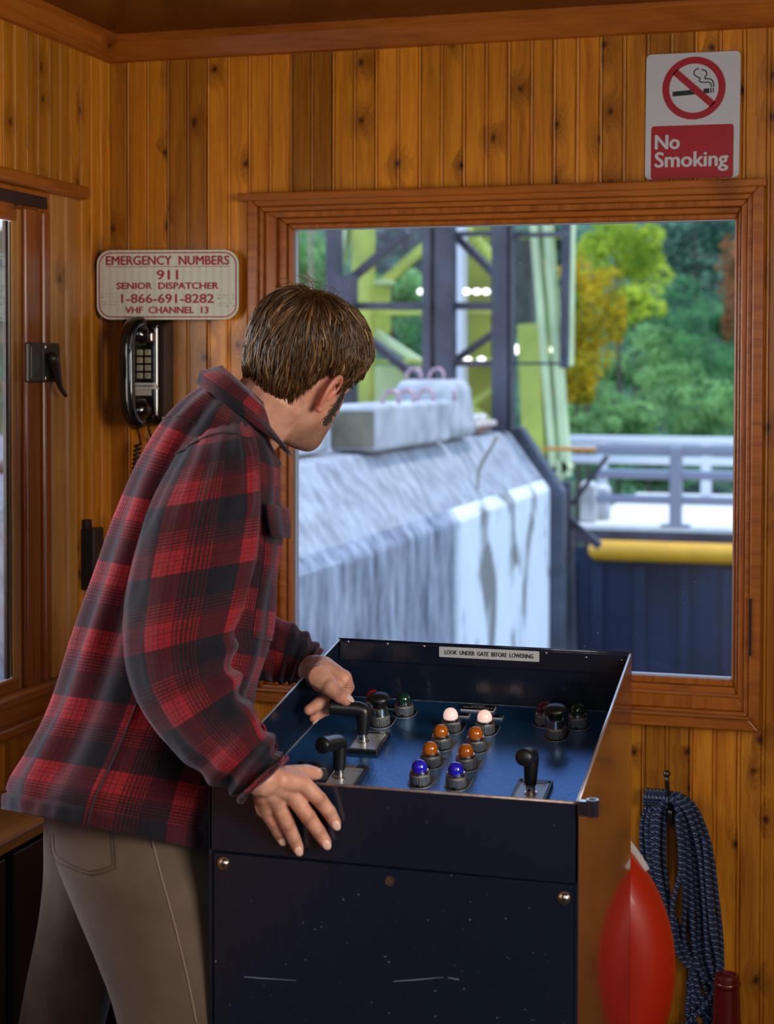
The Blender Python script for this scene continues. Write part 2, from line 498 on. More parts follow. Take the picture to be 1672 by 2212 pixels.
# rectangular frame with mitred corners; fn maps (a, depth, z)
def ringframe(mb, fn, o, i, d0, d1):
    (a0, z0, a1, z1), (b0, y0, b1, y1) = o, i
    O = [(a0, z0), (a1, z0), (a1, z1), (a0, z1)]; I = [(b0, y0), (b1, y0), (b1, y1), (b0, y1)]
    for k in range(4):
        m = (k + 1) % 4
        P = [fn(*O[k][:1], d0, O[k][1]), fn(O[m][0], d0, O[m][1]), fn(I[m][0], d0, I[m][1]), fn(I[k][0], d0, I[k][1]),
             fn(O[k][0], d1, O[k][1]), fn(O[m][0], d1, O[m][1]), fn(I[m][0], d1, I[m][1]), fn(I[k][0], d1, I[k][1])]
        mb.hexa(P)
    return mb

# ---- window_1, over the console
win = thing('window_1', 'large square pine-framed window behind the console', 'window', (-0.708, YB, 0.865))
win['kind'] = 'structure'
mb = MB()
ringframe(mb, fb, (-1.246, 0.866, -0.200, 1.917), (-1.224, 0.890, -0.221, 1.894), -0.024, 0.0)
mb.build('casing', M_tx, win, bevel=0.003)
ringframe(MB(), fb, (-1.224, 0.890, -0.221, 1.894), (-1.214, 0.900, -0.231, 1.884), -0.014, 0.02).build('casing', M_tx, win, bevel=0.002)
ringframe(MB(), fb, (-1.214, 0.900, -0.231, 1.884), (-1.190, 0.925, -0.243, 1.872), -0.004, 0.05).build('jamb', M_tz, win, bevel=0.002)
ringframe(MB(), fb, (-1.190, 0.925, -0.243, 1.872), (-1.172, 0.942, -0.250, 1.860), 0.010, 0.06).build('sash', M_tx, win, bevel=0.003)
ringframe(MB(), fb, (-1.172, 0.942, -0.250, 1.860), (-1.160, 0.956, -0.2565, 1.849), 0.018, 0.06).build('glazing_bead', M_tz, win, bevel=0.003)
ringframe(MB(), fb, (-1.165, 0.948, -0.252, 1.856), (-1.1575, 0.9575, -0.258, 1.8475), 0.030, 0.045).build('gasket', simple('gasket_grey', (0.45, 0.50, 0.55), 0.4), win)
MB().box((-1.262, YB - 0.034, 1.905), (-0.196, YB, 1.921)).build('head_cap', M_tx, win, bevel=0.003)
MB().box((-1.232, YB - 0.030, 0.8885), (-0.218, YB, 0.8945)).build('stool_edge', M_tx, win, bevel=0.002)
MB().box((-1.195, YB - 0.004, 0.9245), (-0.24, YB + 0.05, 0.931)).build('stool_edge', M_tx, win, bevel=0.002)
MB().box((-1.163, YB + 0.036, 0.950), (-0.254, YB + 0.041, 1.854)).build('pane', M_glass, win)
MB().box((-0.2215, YB - 0.0265, 1.012), (-0.2170, YB - 0.0235, 1.122)).build('latch_slot', M_black, win)

# ---- window_2, sliding window in the left wall
win2 = thing('window_2', 'sliding window in the left wall, cut off by the photo edge', 'window', (XL, 2.4, 0.88))
win2['kind'] = 'structure'
def lbox(y0, y1, z0, z1, d0, d1): return MB().box((XL - d1, y0, z0), (XL - d0, y1, z1))
def ly(px, d): return on(px, 900, 0, XL - d).y
def lpx(p0, p1, z0, z1, d0, d1): return lbox(ly(p0, d0), ly(p1, d0), z0, z1, d0, d1)
lpx(146, 169, 0.88, 1.905, -0.012, 0.0).build('casing', M_tzl, win2, bevel=0.006)
lpx(113, 150, 0.88, 1.905, -0.005, 0.01).build('casing', M_tzl, win2, bevel=0.003)
lpx(96, 112, 0.93, 1.868, -0.007, 0.01).build('stile', M_red, win2, bevel=0.007, seg=3)
lpx(57, 89, 0.93, 1.868, -0.008, 0.004).build('stile', M_red, win2, bevel=0.009, seg=3)
lpx(40, 112, 0.93, 1.868, 0.003, 0.009).build('sash', M_tzl, win2, bevel=0.003)
lpx(28, 42, 0.955, 1.850, 0.005, 0.010).build('glazing_bead', M_tzl, win2, bevel=0.003)
ys_ = ly(40, 0.003)
lbox(1.70, ys_, 1.838, 1.868, 0.003, 0.012).build('sash', M_ty, win2, bevel=0.004)
lbox(1.70, ys_, 0.93, 0.965, 0.003, 0.012).build('sash', M_ty, win2, bevel=0.004)
lpx(19, 30, 0.965, 1.838, 0.012, 0.016).build('aluminium_frame', M_white, win2, bevel=0.002)
lpx(13, 19, 0.965, 1.838, 0.012, 0.018).build('gasket', M_black, win2)
lbox(1.70, ly(113, 0.0), 1.862, 1.908, 0.0, 0.02).build('head_jamb', M_ty, win2)
lbox(1.70, ly(104, -0.009), 1.870, 1.893, -0.009, 0.01).build('slide_track', M_black, win2)
lbox(1.70, 3.118, 1.903, 1.931, -0.026, 0.0).build('head_cap', M_ty, win2, bevel=0.009, seg=3)
lbox(1.70, 3.046, 0.918, 0.942, -0.022, 0.012).build('stool', M_ty, win2, bevel=0.006)
lbox(1.70, 3.060, 0.884, 0.918, -0.010, 0.0).build('apron', M_ty, win2, bevel=0.003)
lbox(1.70, 3.080, 0.862, 0.886, -0.026, 0.0).build('apron', M_ty, win2, bevel=0.006)
MB().box((XL - 0.0125, 1.70, 0.95), (XL - 0.0105, ly(30, 0.011), 1.85)).build('pane', M_glass, win2)

lbox(1.70, 3.05, 0.925, 0.93, 0.0, 0.09).build('jamb', M_ty, win2)
# ---- windows beside and behind the camera
for nm, lab, P in (('window_3', 'window in the right wall beside the camera', ((XR + 0.04, 0.05, 1.12), (XR + 0.046, 1.55, 2.08))),
                   ('window_4', 'small window in the wall behind the camera', ((-0.5, YR - 0.046, 1.35), (0.7, YR - 0.04, 2.08)))):
    o = struct(MB().box(*P).build(nm, M_glass)); o['label'] = lab

# ---- the ledge under the left window and a black box added for the shade below it
sh = MB()
sh.box((XL, 1.55, 0.741), (-1.390, 3.05, 0.763))
tag(sh.build('wall_shelf', M_shelf, bevel=0.003), 'pine shelf running along the left wall behind the trousers', 'shelf')
cb_ = thing('shelf_shade_box', 'black box standing in for the shade under the pine shelf', 'shade box', (-1.47, 2.3, 0))
MB().box((XL + 0.004, 1.60, 0.0), (-1.43, 3.02, 0.741)).build('shade_core', M_black, cb_, bevel=0.004)
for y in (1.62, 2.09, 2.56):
    d = MB().box((-1.43, y, 0.06), (-1.414, y + 0.44, 0.72)).build('shade_front', M_black, cb_, bevel=0.003)
# ================================================================== OUTSIDE THE WINDOW
def rot2(v, ax): return v
M_conc = None
def concrete_mat():
    m, nt, b = pbsdf('whitewashed_concrete')
    t = N(nt, 'ShaderNodeTexCoord'); mp = N(nt, 'ShaderNodeMapping'); mp.inputs['Scale'].default_value = (1.3, 1.3, 0.34)
    nt.links.new(t.outputs['Object'], mp.inputs[0])
    n1 = N(nt, 'ShaderNodeTexNoise'); n1.inputs['Scale'].default_value = 7.0; n1.inputs['Detail'].default_value = 8; n1.inputs['Roughness'].default_value = 0.68
    nt.links.new(mp.outputs[0], n1.inputs['Vector'])
    c1 = ramp(nt, n1.outputs[0], [(0.34, (0.045, 0.055, 0.075)), (0.45, (0.17, 0.19, 0.235)), (0.57, (0.29, 0.32, 0.37)), (0.70, (0.44, 0.47, 0.52))])
    n2 = N(nt, 'ShaderNodeTexNoise'); n2.inputs['Scale'].default_value = 2.2; n2.inputs['Detail'].default_value = 3; n2.inputs['Distortion'].default_value = 0.8
    mp2 = N(nt, 'ShaderNodeMapping'); mp2.inputs['Scale'].default_value = (1, 1, 0.55)
    nt.links.new(t.outputs['Object'], mp2.inputs[0]); nt.links.new(mp2.outputs[0], n2.inputs['Vector'])
    c2 = ramp(nt, n2.outputs[0], [(0.37, (0.22, 0.22, 0.20)), (0.45, (0.72, 0.77, 0.80)), (0.8, (0.82, 0.85, 0.86))])
    sp = N(nt, 'ShaderNodeSeparateXYZ'); nt.links.new(t.outputs['Object'], sp.inputs[0])
    f = math_(nt, 'MULTIPLY', math_(nt, 'SUBTRACT', sp.outputs['Y'], 10.4), 4.0, clamp=True)
    lowz = math_(nt, 'LESS_THAN', sp.outputs['Z'], 0.66)
    c3 = ramp(nt, n1.outputs[0], [(0.30, (0.15, 0.155, 0.17)), (0.44, (0.26, 0.27, 0.29)), (0.58, (0.37, 0.385, 0.405)), (0.74, (0.52, 0.53, 0.545))])
    c1 = mixc(nt, lowz, c3, c1)  # lighter above the crease: sunlit slope against shaded face, put into the colour
    col = mixc(nt, math_(nt, 'MULTIPLY', f, lowz), c1, c2)
    nt.links.new(col, b.inputs['Base Color'])
    b.inputs['Roughness'].default_value = 0.75
    bp = N(nt, 'ShaderNodeBump'); bp.inputs['Strength'].default_value = 0.5; bp.inputs['Distance'].default_value = 0.03
    nt.links.new(n1.outputs[0], bp.inputs['Height']); nt.links.new(bp.outputs[0], b.inputs['Normal'])
    return m
M_conc = concrete_mat()
M_block = simple('pale_concrete_block', (0.42, 0.43, 0.43), 0.8, var=0.28, vscale=5, bump=0.4, bscale=12)
M_moss = simple('mossy_concrete', (0.20, 0.18, 0.12), 0.9, var=0.5, vscale=4)
M_dark = simple('dark_rusted_steel', (0.048, 0.046, 0.062), 0.5, var=0.5, vscale=3)
M_yel = simple('yellow_green_paint', (0.42, 0.46, 0.07), 0.5, var=0.3, vscale=2)
M_pale = simple('pale_green_paint', (0.58, 0.68, 0.36), 0.5, var=0.2, vscale=2)
M_grey = simple('grey_rail_paint', (0.26, 0.27, 0.33), 0.4)
M_wht = simple('white_rail_paint', (0.66, 0.66, 0.68), 0.4)
M_deck = simple('concrete_deck', (0.74, 0.71, 0.64), 0.7, var=0.08)
M_gate = simple('dark_blue_gate', (0.012, 0.017, 0.042), 0.35, var=0.6, vscale=0.9, bump=0.3, bscale=5)
M_ybar = simple('yellow_bumper_paint', (0.72, 0.36, 0.02), 0.45, var=0.12, vscale=4)

# the long pier: its chamfered side runs away from the cabin
sec = [(-2.590, -3.0), (-2.590, 0.585), (-2.620, 0.625), (-2.925, 1.045), (-2.960, 1.062), (-6.5, 1.062), (-6.5, -3.0)]
mb = MB()
ys = [-1.2] + [i * 0.6 + 0.3 for i in range(23)] + [13.805]
rings = []
for y in ys:
    ring = []
    for i, (x, z) in enumerate(sec):
        k = 0.010 if 0 < i < 5 else 0.0
        ring.append((x + k * mnoise.noise(V((i * 3.1, y * 1.7, 0))), y, z + k * mnoise.noise(V((i * 5.1, y * 1.3, 9)))))
    rings.append(ring)
mb.loft(rings)
pier = thing('concrete_pier', 'long whitewashed concrete pier with a sloping top edge outside the window', 'pier', (-4.2, 6.5, -3))
mb.build('pier_wall', M_conc, pier, bevel=0.02)
cs = [(-2.48, -3.0), (-2.48, 0.56), (-2.85, 1.10), (-4.2, 1.10), (-4.2, -3.0)]
MB().loft([[(x, 13.806, z) for x, z in cs], [(x, 14.0, z) for x, z in cs]]).build('end_armour', simple('end_armour_steel', (0.045, 0.052, 0.075), 0.5, var=0.5, vscale=3), pier, bevel=0.02)
# crack across the chamfer
cr = [V((-2.625 - 0.30 * t, 11.3 + 1.9 * t ** 1.5 + 0.05 * math.sin(9 * t), 0.628 + 0.41 * t)) for t in np.linspace(0.25, 0.98, 14)]
MB().tube(cr, 0.014, 5).build('crack', simple('crack_dark', (0.12, 0.10, 0.06), 0.9), pier)

# blocks on the pier
ZP = 1.076
def block(name, label, y0, y1, x0, x1, h, rings_at, slope=0.0, rnd=0.03, moss=False, tint=None):
    t = thing(name, label, 'concrete block', ((x0 + x1)/2, (y0 + y1)/2, ZP), group='ballast blocks on the pier')
    b = MB().hexa([(x0, y0, ZP), (x1, y0, ZP), (x1, y1, ZP), (x0, y1, ZP), (x0 + slope, y0, ZP + h), (x1 - slope, y0 + slope, ZP + h), (x1 - slope, y1 - slope, ZP + h), (x0 + slope, y1, ZP + h)])
    b.build('block_body', M_block, t, bevel=rnd, seg=3)
    if moss:
        MB().box((x0 + 0.02, y0 - 0.015, ZP + 0.03), (x1 - 0.02, y0 - 0.002, ZP + h - 0.04)).build('mossy_face', M_moss, t)
    for (rx, ry) in rings_at:
        MB().tube([V((rx + 0.055*math.cos(a), ry + 0.02*math.sin(a), ZP + h + 0.02 + 0.06*math.sin(a))) for a in np.linspace(-0.3, math.pi + 0.3, 12)], 0.013, 7).build('lifting_eye', M_pink, t, smooth=True)
    return t
M_pink = simple('rusty_eye_steel', (0.42, 0.26, 0.28), 0.4, metal=0.4)
p0 = onplane(815, 977, (0, 0, ZP), V((0, 0, 1)))
p1 = onplane(978, 952, (0, 0, ZP), V((0, 0, 1)))
pa = onplane(733, 972, (0, 0, ZP), V((0, 0, 1)))
bw = p0.x - pa.x
block('ballast_block', 'low pale concrete block with one dark mossy end, lifting eyes on top', p0.y, p1.y, p0.x - max(bw, 0.30), p0.x, 0.285, [(p0.x - 0.06, p0.y + 0.5), (p0.x - 0.1, p0.y + 1.0), (p0.x - 0.1, p0.y + 1.5), (p0.x - 0.07, p0.y + 2.0)], moss=True)
block('ballast_block', 'tall rounded pale concrete block standing farthest along the pier', p1.y + 0.10, p1.y + 0.80, p0.x - 0.50, p0.x + 0.02, 0.43, [(p0.x - 0.33, p1.y + 0.2), (p0.x - 0.25, p1.y + 0.55)], slope=0.05, rnd=0.08)
q0 = onplane(727, 975, (0, 0, ZP), V((0, 0, 1)))
block('ballast_block', 'pale concrete block nearest the window, half behind the man\'s jaw', q0.y - 1.8, q0.y - 0.12, q0.x - 0.9, q0.x, 0.25, [])
pl = thing('rusty_plate_stack', 'flat stack of rusty plates at the end of the pier', 'plates', (-3.3, 13.4, ZP))
for k, (dx, dz) in enumerate(((0, 0), (0.05, 0.05), (-0.03, 0.10))):
    MB().box((-3.32 + dx, 12.62, ZP + dz), (-2.99 + dx, 13.30, ZP + dz + 0.045)).build('plate', simple('rust_%d' % k, ((0.30, 0.16, 0.11), (0.60, 0.50, 0.42), (0.66, 0.62, 0.58))[k], 0.8, var=0.4), pl, bevel=0.01)
tag(MB().box((-4.2, 7.2, ZP), (-2.98, 7.45, ZP + 0.035)).build('weathered_plank', simple('weathered_plank_wood', (0.16, 0.13, 0.11), 0.9, var=0.5), bevel=0.008), 'weathered dark plank lying on the pier in front of the blocks', 'plank')

# bars traced on an upright plane y = Y, given real square sections
def bar(mb, a, b, Y, wpx, thick=None):
    A, B = on(*a, 1, Y), on(*b, 1, Y)
    wd = wpx * (A - CAM).length / F_PX
    d = (B - A).normalized(); s = V((0, 1, 0)); u = d.cross(s).normalized()
    th = thick or wd
    P = []
    for c in (A, B):
        P.append([c + u*wd/2 - s*th/2, c + u*wd/2 + s*th/2, c - u*wd/2 + s*th/2, c - u*wd/2 - s*th/2])
    mb.loft(P)
    return mb
dk = thing('dark_steel_frame', 'dark rusted steel lattice frame standing on the pier', 'steel frame', (-3.4, 13.5, ZP))
YD = 13.62

for a, b, wd in (((1087, 400), (1087, 905), 42), ((963, 400), (963, 905), 38), ((926, 400), (926, 905), 19), ((722, 380), (722, 930), 26), ((742, 596), (742, 930), 54), ((1104, 400), (1104, 905), 10)):
    pb = bar(MB(), a, b, YD, wd, 0.18)
    if b[1] > 850:   # the long posts stand on the pier top
        zmin = min(q_[2] for q_ in pb.v); pb.v = [(q_[0], q_[1], ZP - 0.005) if abs(q_[2] - zmin) < 0.03 else q_ for q_ in pb.v]
    pb.build('post', M_dark, dk, bevel=0.008)
for a, b, wd in (((620, 380), (1120, 380), 26), ((770, 661), (1070, 661), 15), ((955, 785), (1070, 785), 13), ((970, 506), (1075, 504), 10), ((1110, 508), (1225, 506), 9), ((1110, 785), (1215, 785), 6)):
    bar(MB(), a, b, YD + 0.1, wd, 0.1).build('crossbeam', M_dark, dk, bevel=0.004)
for a, b, wd in (((765, 598), (880, 500), 16), ((975, 500), (1068, 592), 16), ((968, 790), (1070, 718), 13), ((800, 735), (912, 826), 17), ((855, 875), (975, 795), 17), ((880, 870), (985, 900), 14)):
    bar(MB(), a, b, YD + 0.25, wd, 0.1).build('brace', M_dark, dk, bevel=0.004)

tw = thing('lift_bridge_tower', 'yellow-green steel tower with splayed legs beyond the pier', 'tower', (-5, 19, -3))
YT = 19.0
for a, b, wd, mt in (((1148, 380), (1200, 1020), 17, M_pale), ((1176, 380), (1225, 1030), 16, M_pale), ((1200, 1005), (1222, 1025), 46, M_pale),
                     ((785, 380), (785, 1000), 40, M_yel), ((752, 470), (738, 570), 14, M_pale), ((998, 380), (998, 830), 15, M_wht), ((1236, 400), (1231, 790), 9, M_pale), ((1145, 700), (1160, 1060), 48, M_yel)):
    bar(MB(), a, b, YT, wd, 0.25).build('leg', mt, tw, bevel=0.01)
bar(MB(), (1226, 380), (1219, 795), YT - 0.3, 14, 0.2).build('counterweight_guide', M_dark, tw)
for a, b, wd, mt in (((830, 612), (935, 520), 20, M_yel), ((810, 718), (925, 795), 15, M_pale), ((815, 742), (905, 815), 10, M_pale), ((985, 470), (1070, 560), 16, M_yel),
                     ((980, 900), (1075, 835), 13, M_yel), ((985, 850), (1075, 925), 12, M_yel), ((1163, 520), (1205, 800), 10, M_yel), ((1170, 790), (1207, 1000), 9, M_yel)):
    bar(MB(), a, b, YT + 0.3, wd, 0.15).build('brace', mt, tw, bevel=0.006)
for a, b, wd, mt in (((790, 676), (1070, 676), 9, M_yel), ((790, 782), (1075, 778), 8, M_yel), ((1120, 786), (1225, 786), 12, M_yel), ((1125, 510), (1225, 508), 12, M_yel), ((790, 610), (850, 610), 8, M_pale)):
    bar(MB(), a, b, YT + 0.15, wd, 0.15).build('crossbeam', mt, tw, bevel=0.006)
for i, px in enumerate(range(1012, 1068, 11)):
    bar(MB(), (px, 400), (px - 1, 780), YT + 0.8, 6, 0.12).build('cladding_rib', M_yel, tw)
bar(MB(), (1040, 400), (1040, 790), YT + 1.0, 66, 0.04).build('cladding_sheet', simple('cladding_olive', (0.30, 0.32, 0.05), 0.6, var=0.3), tw)
bar(MB(), (1005, 790), (1005, 930), YT + 0.9, 190, 0.06).build('machinery_housing', simple('housing_ochre', (0.34, 0.31, 0.03), 0.6, var=0.4, vscale=1.2), tw)
bar(MB(), (840, 790), (840, 930), YT + 0.6, 90, 0.10).build('machinery_housing', M_pale, tw)
bar(MB(), (812, 618), (812, 720), YT + 0.6, 60, 0.10).build('gusset_panel', M_yel, tw)
bar(MB(), (1128, 500), (1128, 725), YT + 0.5, 46, 0.3).build('hydraulic_box', simple('box_olive_grey', (0.055, 0.06, 0.05), 0.6, var=0.4), tw)
# small glowing white spots on the tower
M_lit = simple('glow_spot_white', (1.0, 0.97, 0.9), 0.4, emit=2.5)
for px, py in ((1116, 755), (1203, 755), (910, 630), (936, 630), (988, 630), (1008, 630), (1030, 630), (1050, 630), (932, 778), (968, 777), (1010, 777), (1040, 777)):
    c = on(px, py, 1, YT - 0.05)
    s = 0.055 if py > 700 and px > 1100 else 0.034
    MB().sphere(c, (s*1.4, s*0.6, s), seg=12, rings=8).build('glow_spot', M_lit, tw, smooth=True)

# chain hanging in front of the trees
ch = thing('hanging_chain', 'tan steel chain hanging at the window\'s upper left', 'chain', tuple(on(672, 500, 1, 13.5)))
M_chain = simple('tan_chain_steel', (0.42, 0.33, 0.24), 0.6, metal=0.3)
for i in range(13):
    c = on(672, 470 + i * 13.5, 1, 13.70)
    ax = V((1, 0, 0)) if i % 2 else V((0, 1, 0))
    MB().tube([c + ax * 0.022 * math.cos(a) + V((0, 0, 1)) * 0.036 * math.sin(a) for a in np.linspace(0, 2*math.pi, 15)], 0.0075, 6, cap=False).build('chain_link', M_chain, ch, smooth=True)
MB().tube([on(672, 376, 1, 13.70), on(672, 466, 1, 13.70)], 0.01, 6).build('chain_link', M_chain, ch)

# bridge: deck, fascia, gate lip, railings
YG = 19.0
def Z(py, Y): return on(1500, py, 1, Y).z
zx = lambda px, py, Y: on(px, py, 1, Y)
dk0 = zx(1238, 1142, YG)
br = thing('bridge_deck', 'sunlit concrete bridge deck with dark steel fascia at right of the window', 'bridge', (0, YG + 3, Z(1176, YG)))
MB().box((dk0.x, YG, Z(1150, YG)), (12, YG + 5.5, Z(1142, YG))).build('deck_slab', M_deck, br)
MB().box((dk0.x - 0.05, YG - 0.06, Z(1176, YG)), (12, YG + 0.2, Z(1150, YG))).build('fascia_beam', M_dark, br)
c0, c1 = zx(1290, 1188, YG - 0.35), 12
ztub = c0.z
bp_ = MB().tube([V((c0.x + 0.02, YG - 0.372, ztub)), V((c1, YG - 0.372, ztub))], 0.118, 20, dome=True)
tag(bp_.build('bumper_tube', M_ybar, smooth=True), 'round yellow bumper tube along the top of the dark gate', 'bumper')
gt = thing('lift_gate', 'dark blue steel gate hanging below the yellow tube', 'gate', (2, YG - 0.2, -4))
gx = zx(1222, 1300, YG - 0.2).x
MB().box((gx, YG - 0.25, -5.0), (12, YG - 0.1, Z(1186, YG) )).build('gate_skin', M_gate, gt)
for px in (1232, 1290, 1382, 1478, 1570):
    x = zx(px, 1300, YG - 0.3).x
    MB().box((x - 0.05, YG - 0.33, -5.0), (x + 0.05, YG - 0.25, Z(1215, YG))).build('gate_rib', M_gate, gt, bevel=0.01)
rl = thing('bridge_railing', 'grey steel railing on the near edge of the bridge', 'railing', (0, YG + 0.1, Z(1142, YG)))
x0 = zx(1285, 1000, YG).x
for py, h in ((974, 11), (1029, 9), (1083, 9)):
    r_ = h * YG / F_PX
    MB().box((x0, YG + 0.05, Z(py, YG) - r_), (12, YG + 0.17, Z(py, YG) + r_)).build('rail', M_grey, rl, bevel=0.02)
for px in (1458, 1670, 1880):
    x = zx(px, 1050, YG).x
    b_ = MB().box((x - 0.068, YG + 0.02, Z(1140, YG)), (x + 0.068, YG + 0.2, Z(966, YG))).build('post', M_grey, rl, bevel=0.02)
    MB().box((x - 0.16, YG + 0.0, Z(1142, YG)), (x + 0.16, YG + 0.25, Z(1136, YG))).build('base_plate', M_grey, b_, bevel=0.005)
YH = 23.5
r2 = thing('bridge_railing', 'white painted railing on the far edge of the bridge', 'railing', (0, YH, Z(1142, YG)))
for py, h, xa in ((952, 8, 1215), (968, 6, 1215), (996, 9, 1215), (1022, 5, 1300)):
    r_ = h * YH / F_PX
    MB().box((zx(xa, 990, YH).x, YH, Z(py, YH) - r_), (12, YH + 0.12, Z(py, YH) + r_)).build('rail', M_wht, r2, bevel=0.02)
for px in (1300, 1524, 1750):
    x = zx(px, 1050, YH).x
    MB().box((x - 0.07, YH + 0.02, Z(1142, YG)), (x + 0.07, YH + 0.15, Z(945, YH))).build('post', M_wht, r2, bevel=0.02)
MB().box((zx(1190, 966, YT).x, YT - 0.5, on(1200, 970, 1, YT).z), (zx(1300, 966, YT).x, YT - 0.4, on(1200, 962, 1, YT).z)).build('barrier_arm', simple('orange_barrier', (0.65, 0.26, 0.03), 0.5), tw)
# bollards and struts at the landing by the pier end
YS = YG + 0.35
for i, (px, w2, pt, lab) in enumerate(((1268, 32, 1050, 'squat pale bollard at the bridge end, left of the pair'), (1298, 30, 1058, 'squat pale bollard at the bridge end, right of the pair'))):
    b0 = on(px - w2/2, 1140, 1, YS + i*0.4); b0.z = Z(1142, YG); b1 = on(px + w2/2, pt, 1, YS + i*0.4)
    bt = thing('bollard', lab, 'bollard', (b0.x, YS, b0.z), group='bollards by the bridge')
    MB().box((b0.x, YS + i*0.4, b0.z), (b1.x, YS + i*0.4 + 0.25, b1.z)).build('bollard_post', M_block, bt, bevel=0.02)
    MB().sphere(((b0.x + b1.x)/2, YS + i*0.4 + 0.12, b1.z), (0.10, 0.10, 0.06)).build('bollard_cap', M_wht, bt, smooth=True)
st = thing('gate_strut', 'dark diagonal steel struts between the pier and the gate', 'strut', tuple(on(1240, 1090, 1, 15.6)))
bar(MB(), (1236, 1090), (1312, 985), 15.6, 9).build('strut_bar', M_dark, st)
bar(MB(), (1222, 1118), (1296, 1180), 15.6, 16).build('strut_bar', M_dark, st)
bar(MB(), (1218, 1040), (1228, 1420), 15.6, 30).build('strut_bar', M_dark, st)

# hillside, water and trees
hl = MB()
gx_, gy_ = 26, 16
for j in range(gy_ + 1):
    for i in range(gx_ + 1):
        x = -26 + i * 1.7; y = 27 + j * 2.2
        hl.v.append((x, y, -1.3 + max(0, y - 29) * 0.42 + 0.5 * mnoise.noise(V((x * 0.4, y * 0.4, 3)))))
for j in range(gy_):
    for i in range(gx_):
        a = j * (gx_ + 1) + i
        hl.f.append((a, a + 1, a + gx_ + 2, a + gx_ + 1))
struct(hl.build('hillside', simple('undergrowth', (0.030, 0.085, 0.035), 0.9, var=0.8, vscale=1.6), smooth=True))
struct(MB().box((-40, -3, -5.2), (40, 34, -5.0)).build('water', simple('dark_water', (0.01, 0.02, 0.03), 0.1, bump=0.4, bscale=2)))

def leaf_mat(name, c0, c1):
    m = bpy.data.materials.new(name); m.use_nodes = True; nt = m.node_tree; nt.nodes.clear()
    o = N(nt, 'ShaderNodeOutputMaterial'); d = N(nt, 'ShaderNodeBsdfDiffuse'); tl = N(nt, 'ShaderNodeBsdfTranslucent'); mx = N(nt, 'ShaderNodeMixShader')
    t = N(nt, 'ShaderNodeTexCoord'); n = N(nt, 'ShaderNodeTexNoise'); n.inputs['Scale'].default_value = 1.7; n.inputs['Detail'].default_value = 5
    nt.links.new(t.outputs['Object'], n.inputs['Vector'])
    c = ramp(nt, n.outputs[0], [(0.34, c0), (0.62, c1)])
    nt.links.new(c, d.inputs[0]); nt.links.new(c, tl.inputs[0]); mx.inputs[0].default_value = 0.45
    nt.links.new(d.outputs[0], mx.inputs[1]); nt.links.new(tl.outputs[0], mx.inputs[2]); nt.links.new(mx.outputs[0], o.inputs[0])
    return m
M_bark = simple('bark', (0.09, 0.07, 0.05), 0.9)
def ground(x, y): return -1.3 + max(0, y - 29) * 0.42
def tree(label, px, py, rx, ry, D, mat, n=1500, leaf=0.10):
    c = dep(px, py, D); Rx = rx * D / F_PX; Rz = ry * D / F_PX; Ry = 0.6 * (Rx + Rz) / 2
    g = ground(c.x, c.y)
    t = thing('tree', label, 'tree', (c.x, c.y, g), group='trees beyond the window')
    # lobes of leaves
    mb = MB()
    nl = 20
    lobes = []
    for _ in range(nl):
        a, b, cc = rng.normal(size=3); q = V((a, b, cc)).normalized() * (0.50 + 0.5 * rng.random())
        lobes.append((V((q.x * Rx, q.y * Ry, q.z * Rz)), 0.28 + 0.22 * rng.random()))
    lobes.append((V((0, 0, 0)), 0.6))
    for i in range(int(n*1.5)):
        L, s = lobes[rng.integers(len(lobes))]
        d = V(rng.normal(size=3)).normalized() * (s * (0.75 + 0.3 * rng.random()))
        p = c + L + V((d.x * Rx, d.y * Ry, d.z * Rz))
        u = V(rng.normal(size=3)).normalized(); v_ = u.orthogonal().normalized()
        k = leaf * (0.6 + 0.8 * rng.random())
        mb.add([p - u*k*0.5, p + v_*k*0.28, p + u*k*0.5, p - v_*k*0.28], [(0, 1, 2, 3)])
    mb.build('crown', mat, t, fix=False)
    MB().tube([V((c.x, c.y, g - 0.4)), V((c.x + 0.05, c.y, (g + c.z)/2)), V((c.x - 0.04, c.y, c.z + Rz*0.4))], [0.05, 0.04, 0.02], 7).build('trunk', M_bark, t)
L_yg = leaf_mat('leaves_yellow_green', (0.16, 0.30, 0.03), (0.62, 0.70, 0.08))
L_au = leaf_mat('leaves_autumn_yellow', (0.20, 0.24, 0.02), (0.66, 0.46, 0.03))
L_dk = leaf_mat('leaves_dark_green', (0.008, 0.030, 0.022), (0.03, 0.10, 0.06))
L_or = leaf_mat('leaves_orange', (0.10, 0.07, 0.03), (0.55, 0.22, 0.08))
L_gr = leaf_mat('leaves_green', (0.03, 0.14, 0.06), (0.16, 0.42, 0.14))
L_lt = leaf_mat('leaves_light_green', (0.06, 0.20, 0.06), (0.36, 0.60, 0.22))
L_gy = leaf_mat('leaves_grey_violet', (0.05, 0.06, 0.07), (0.26, 0.24, 0.26))
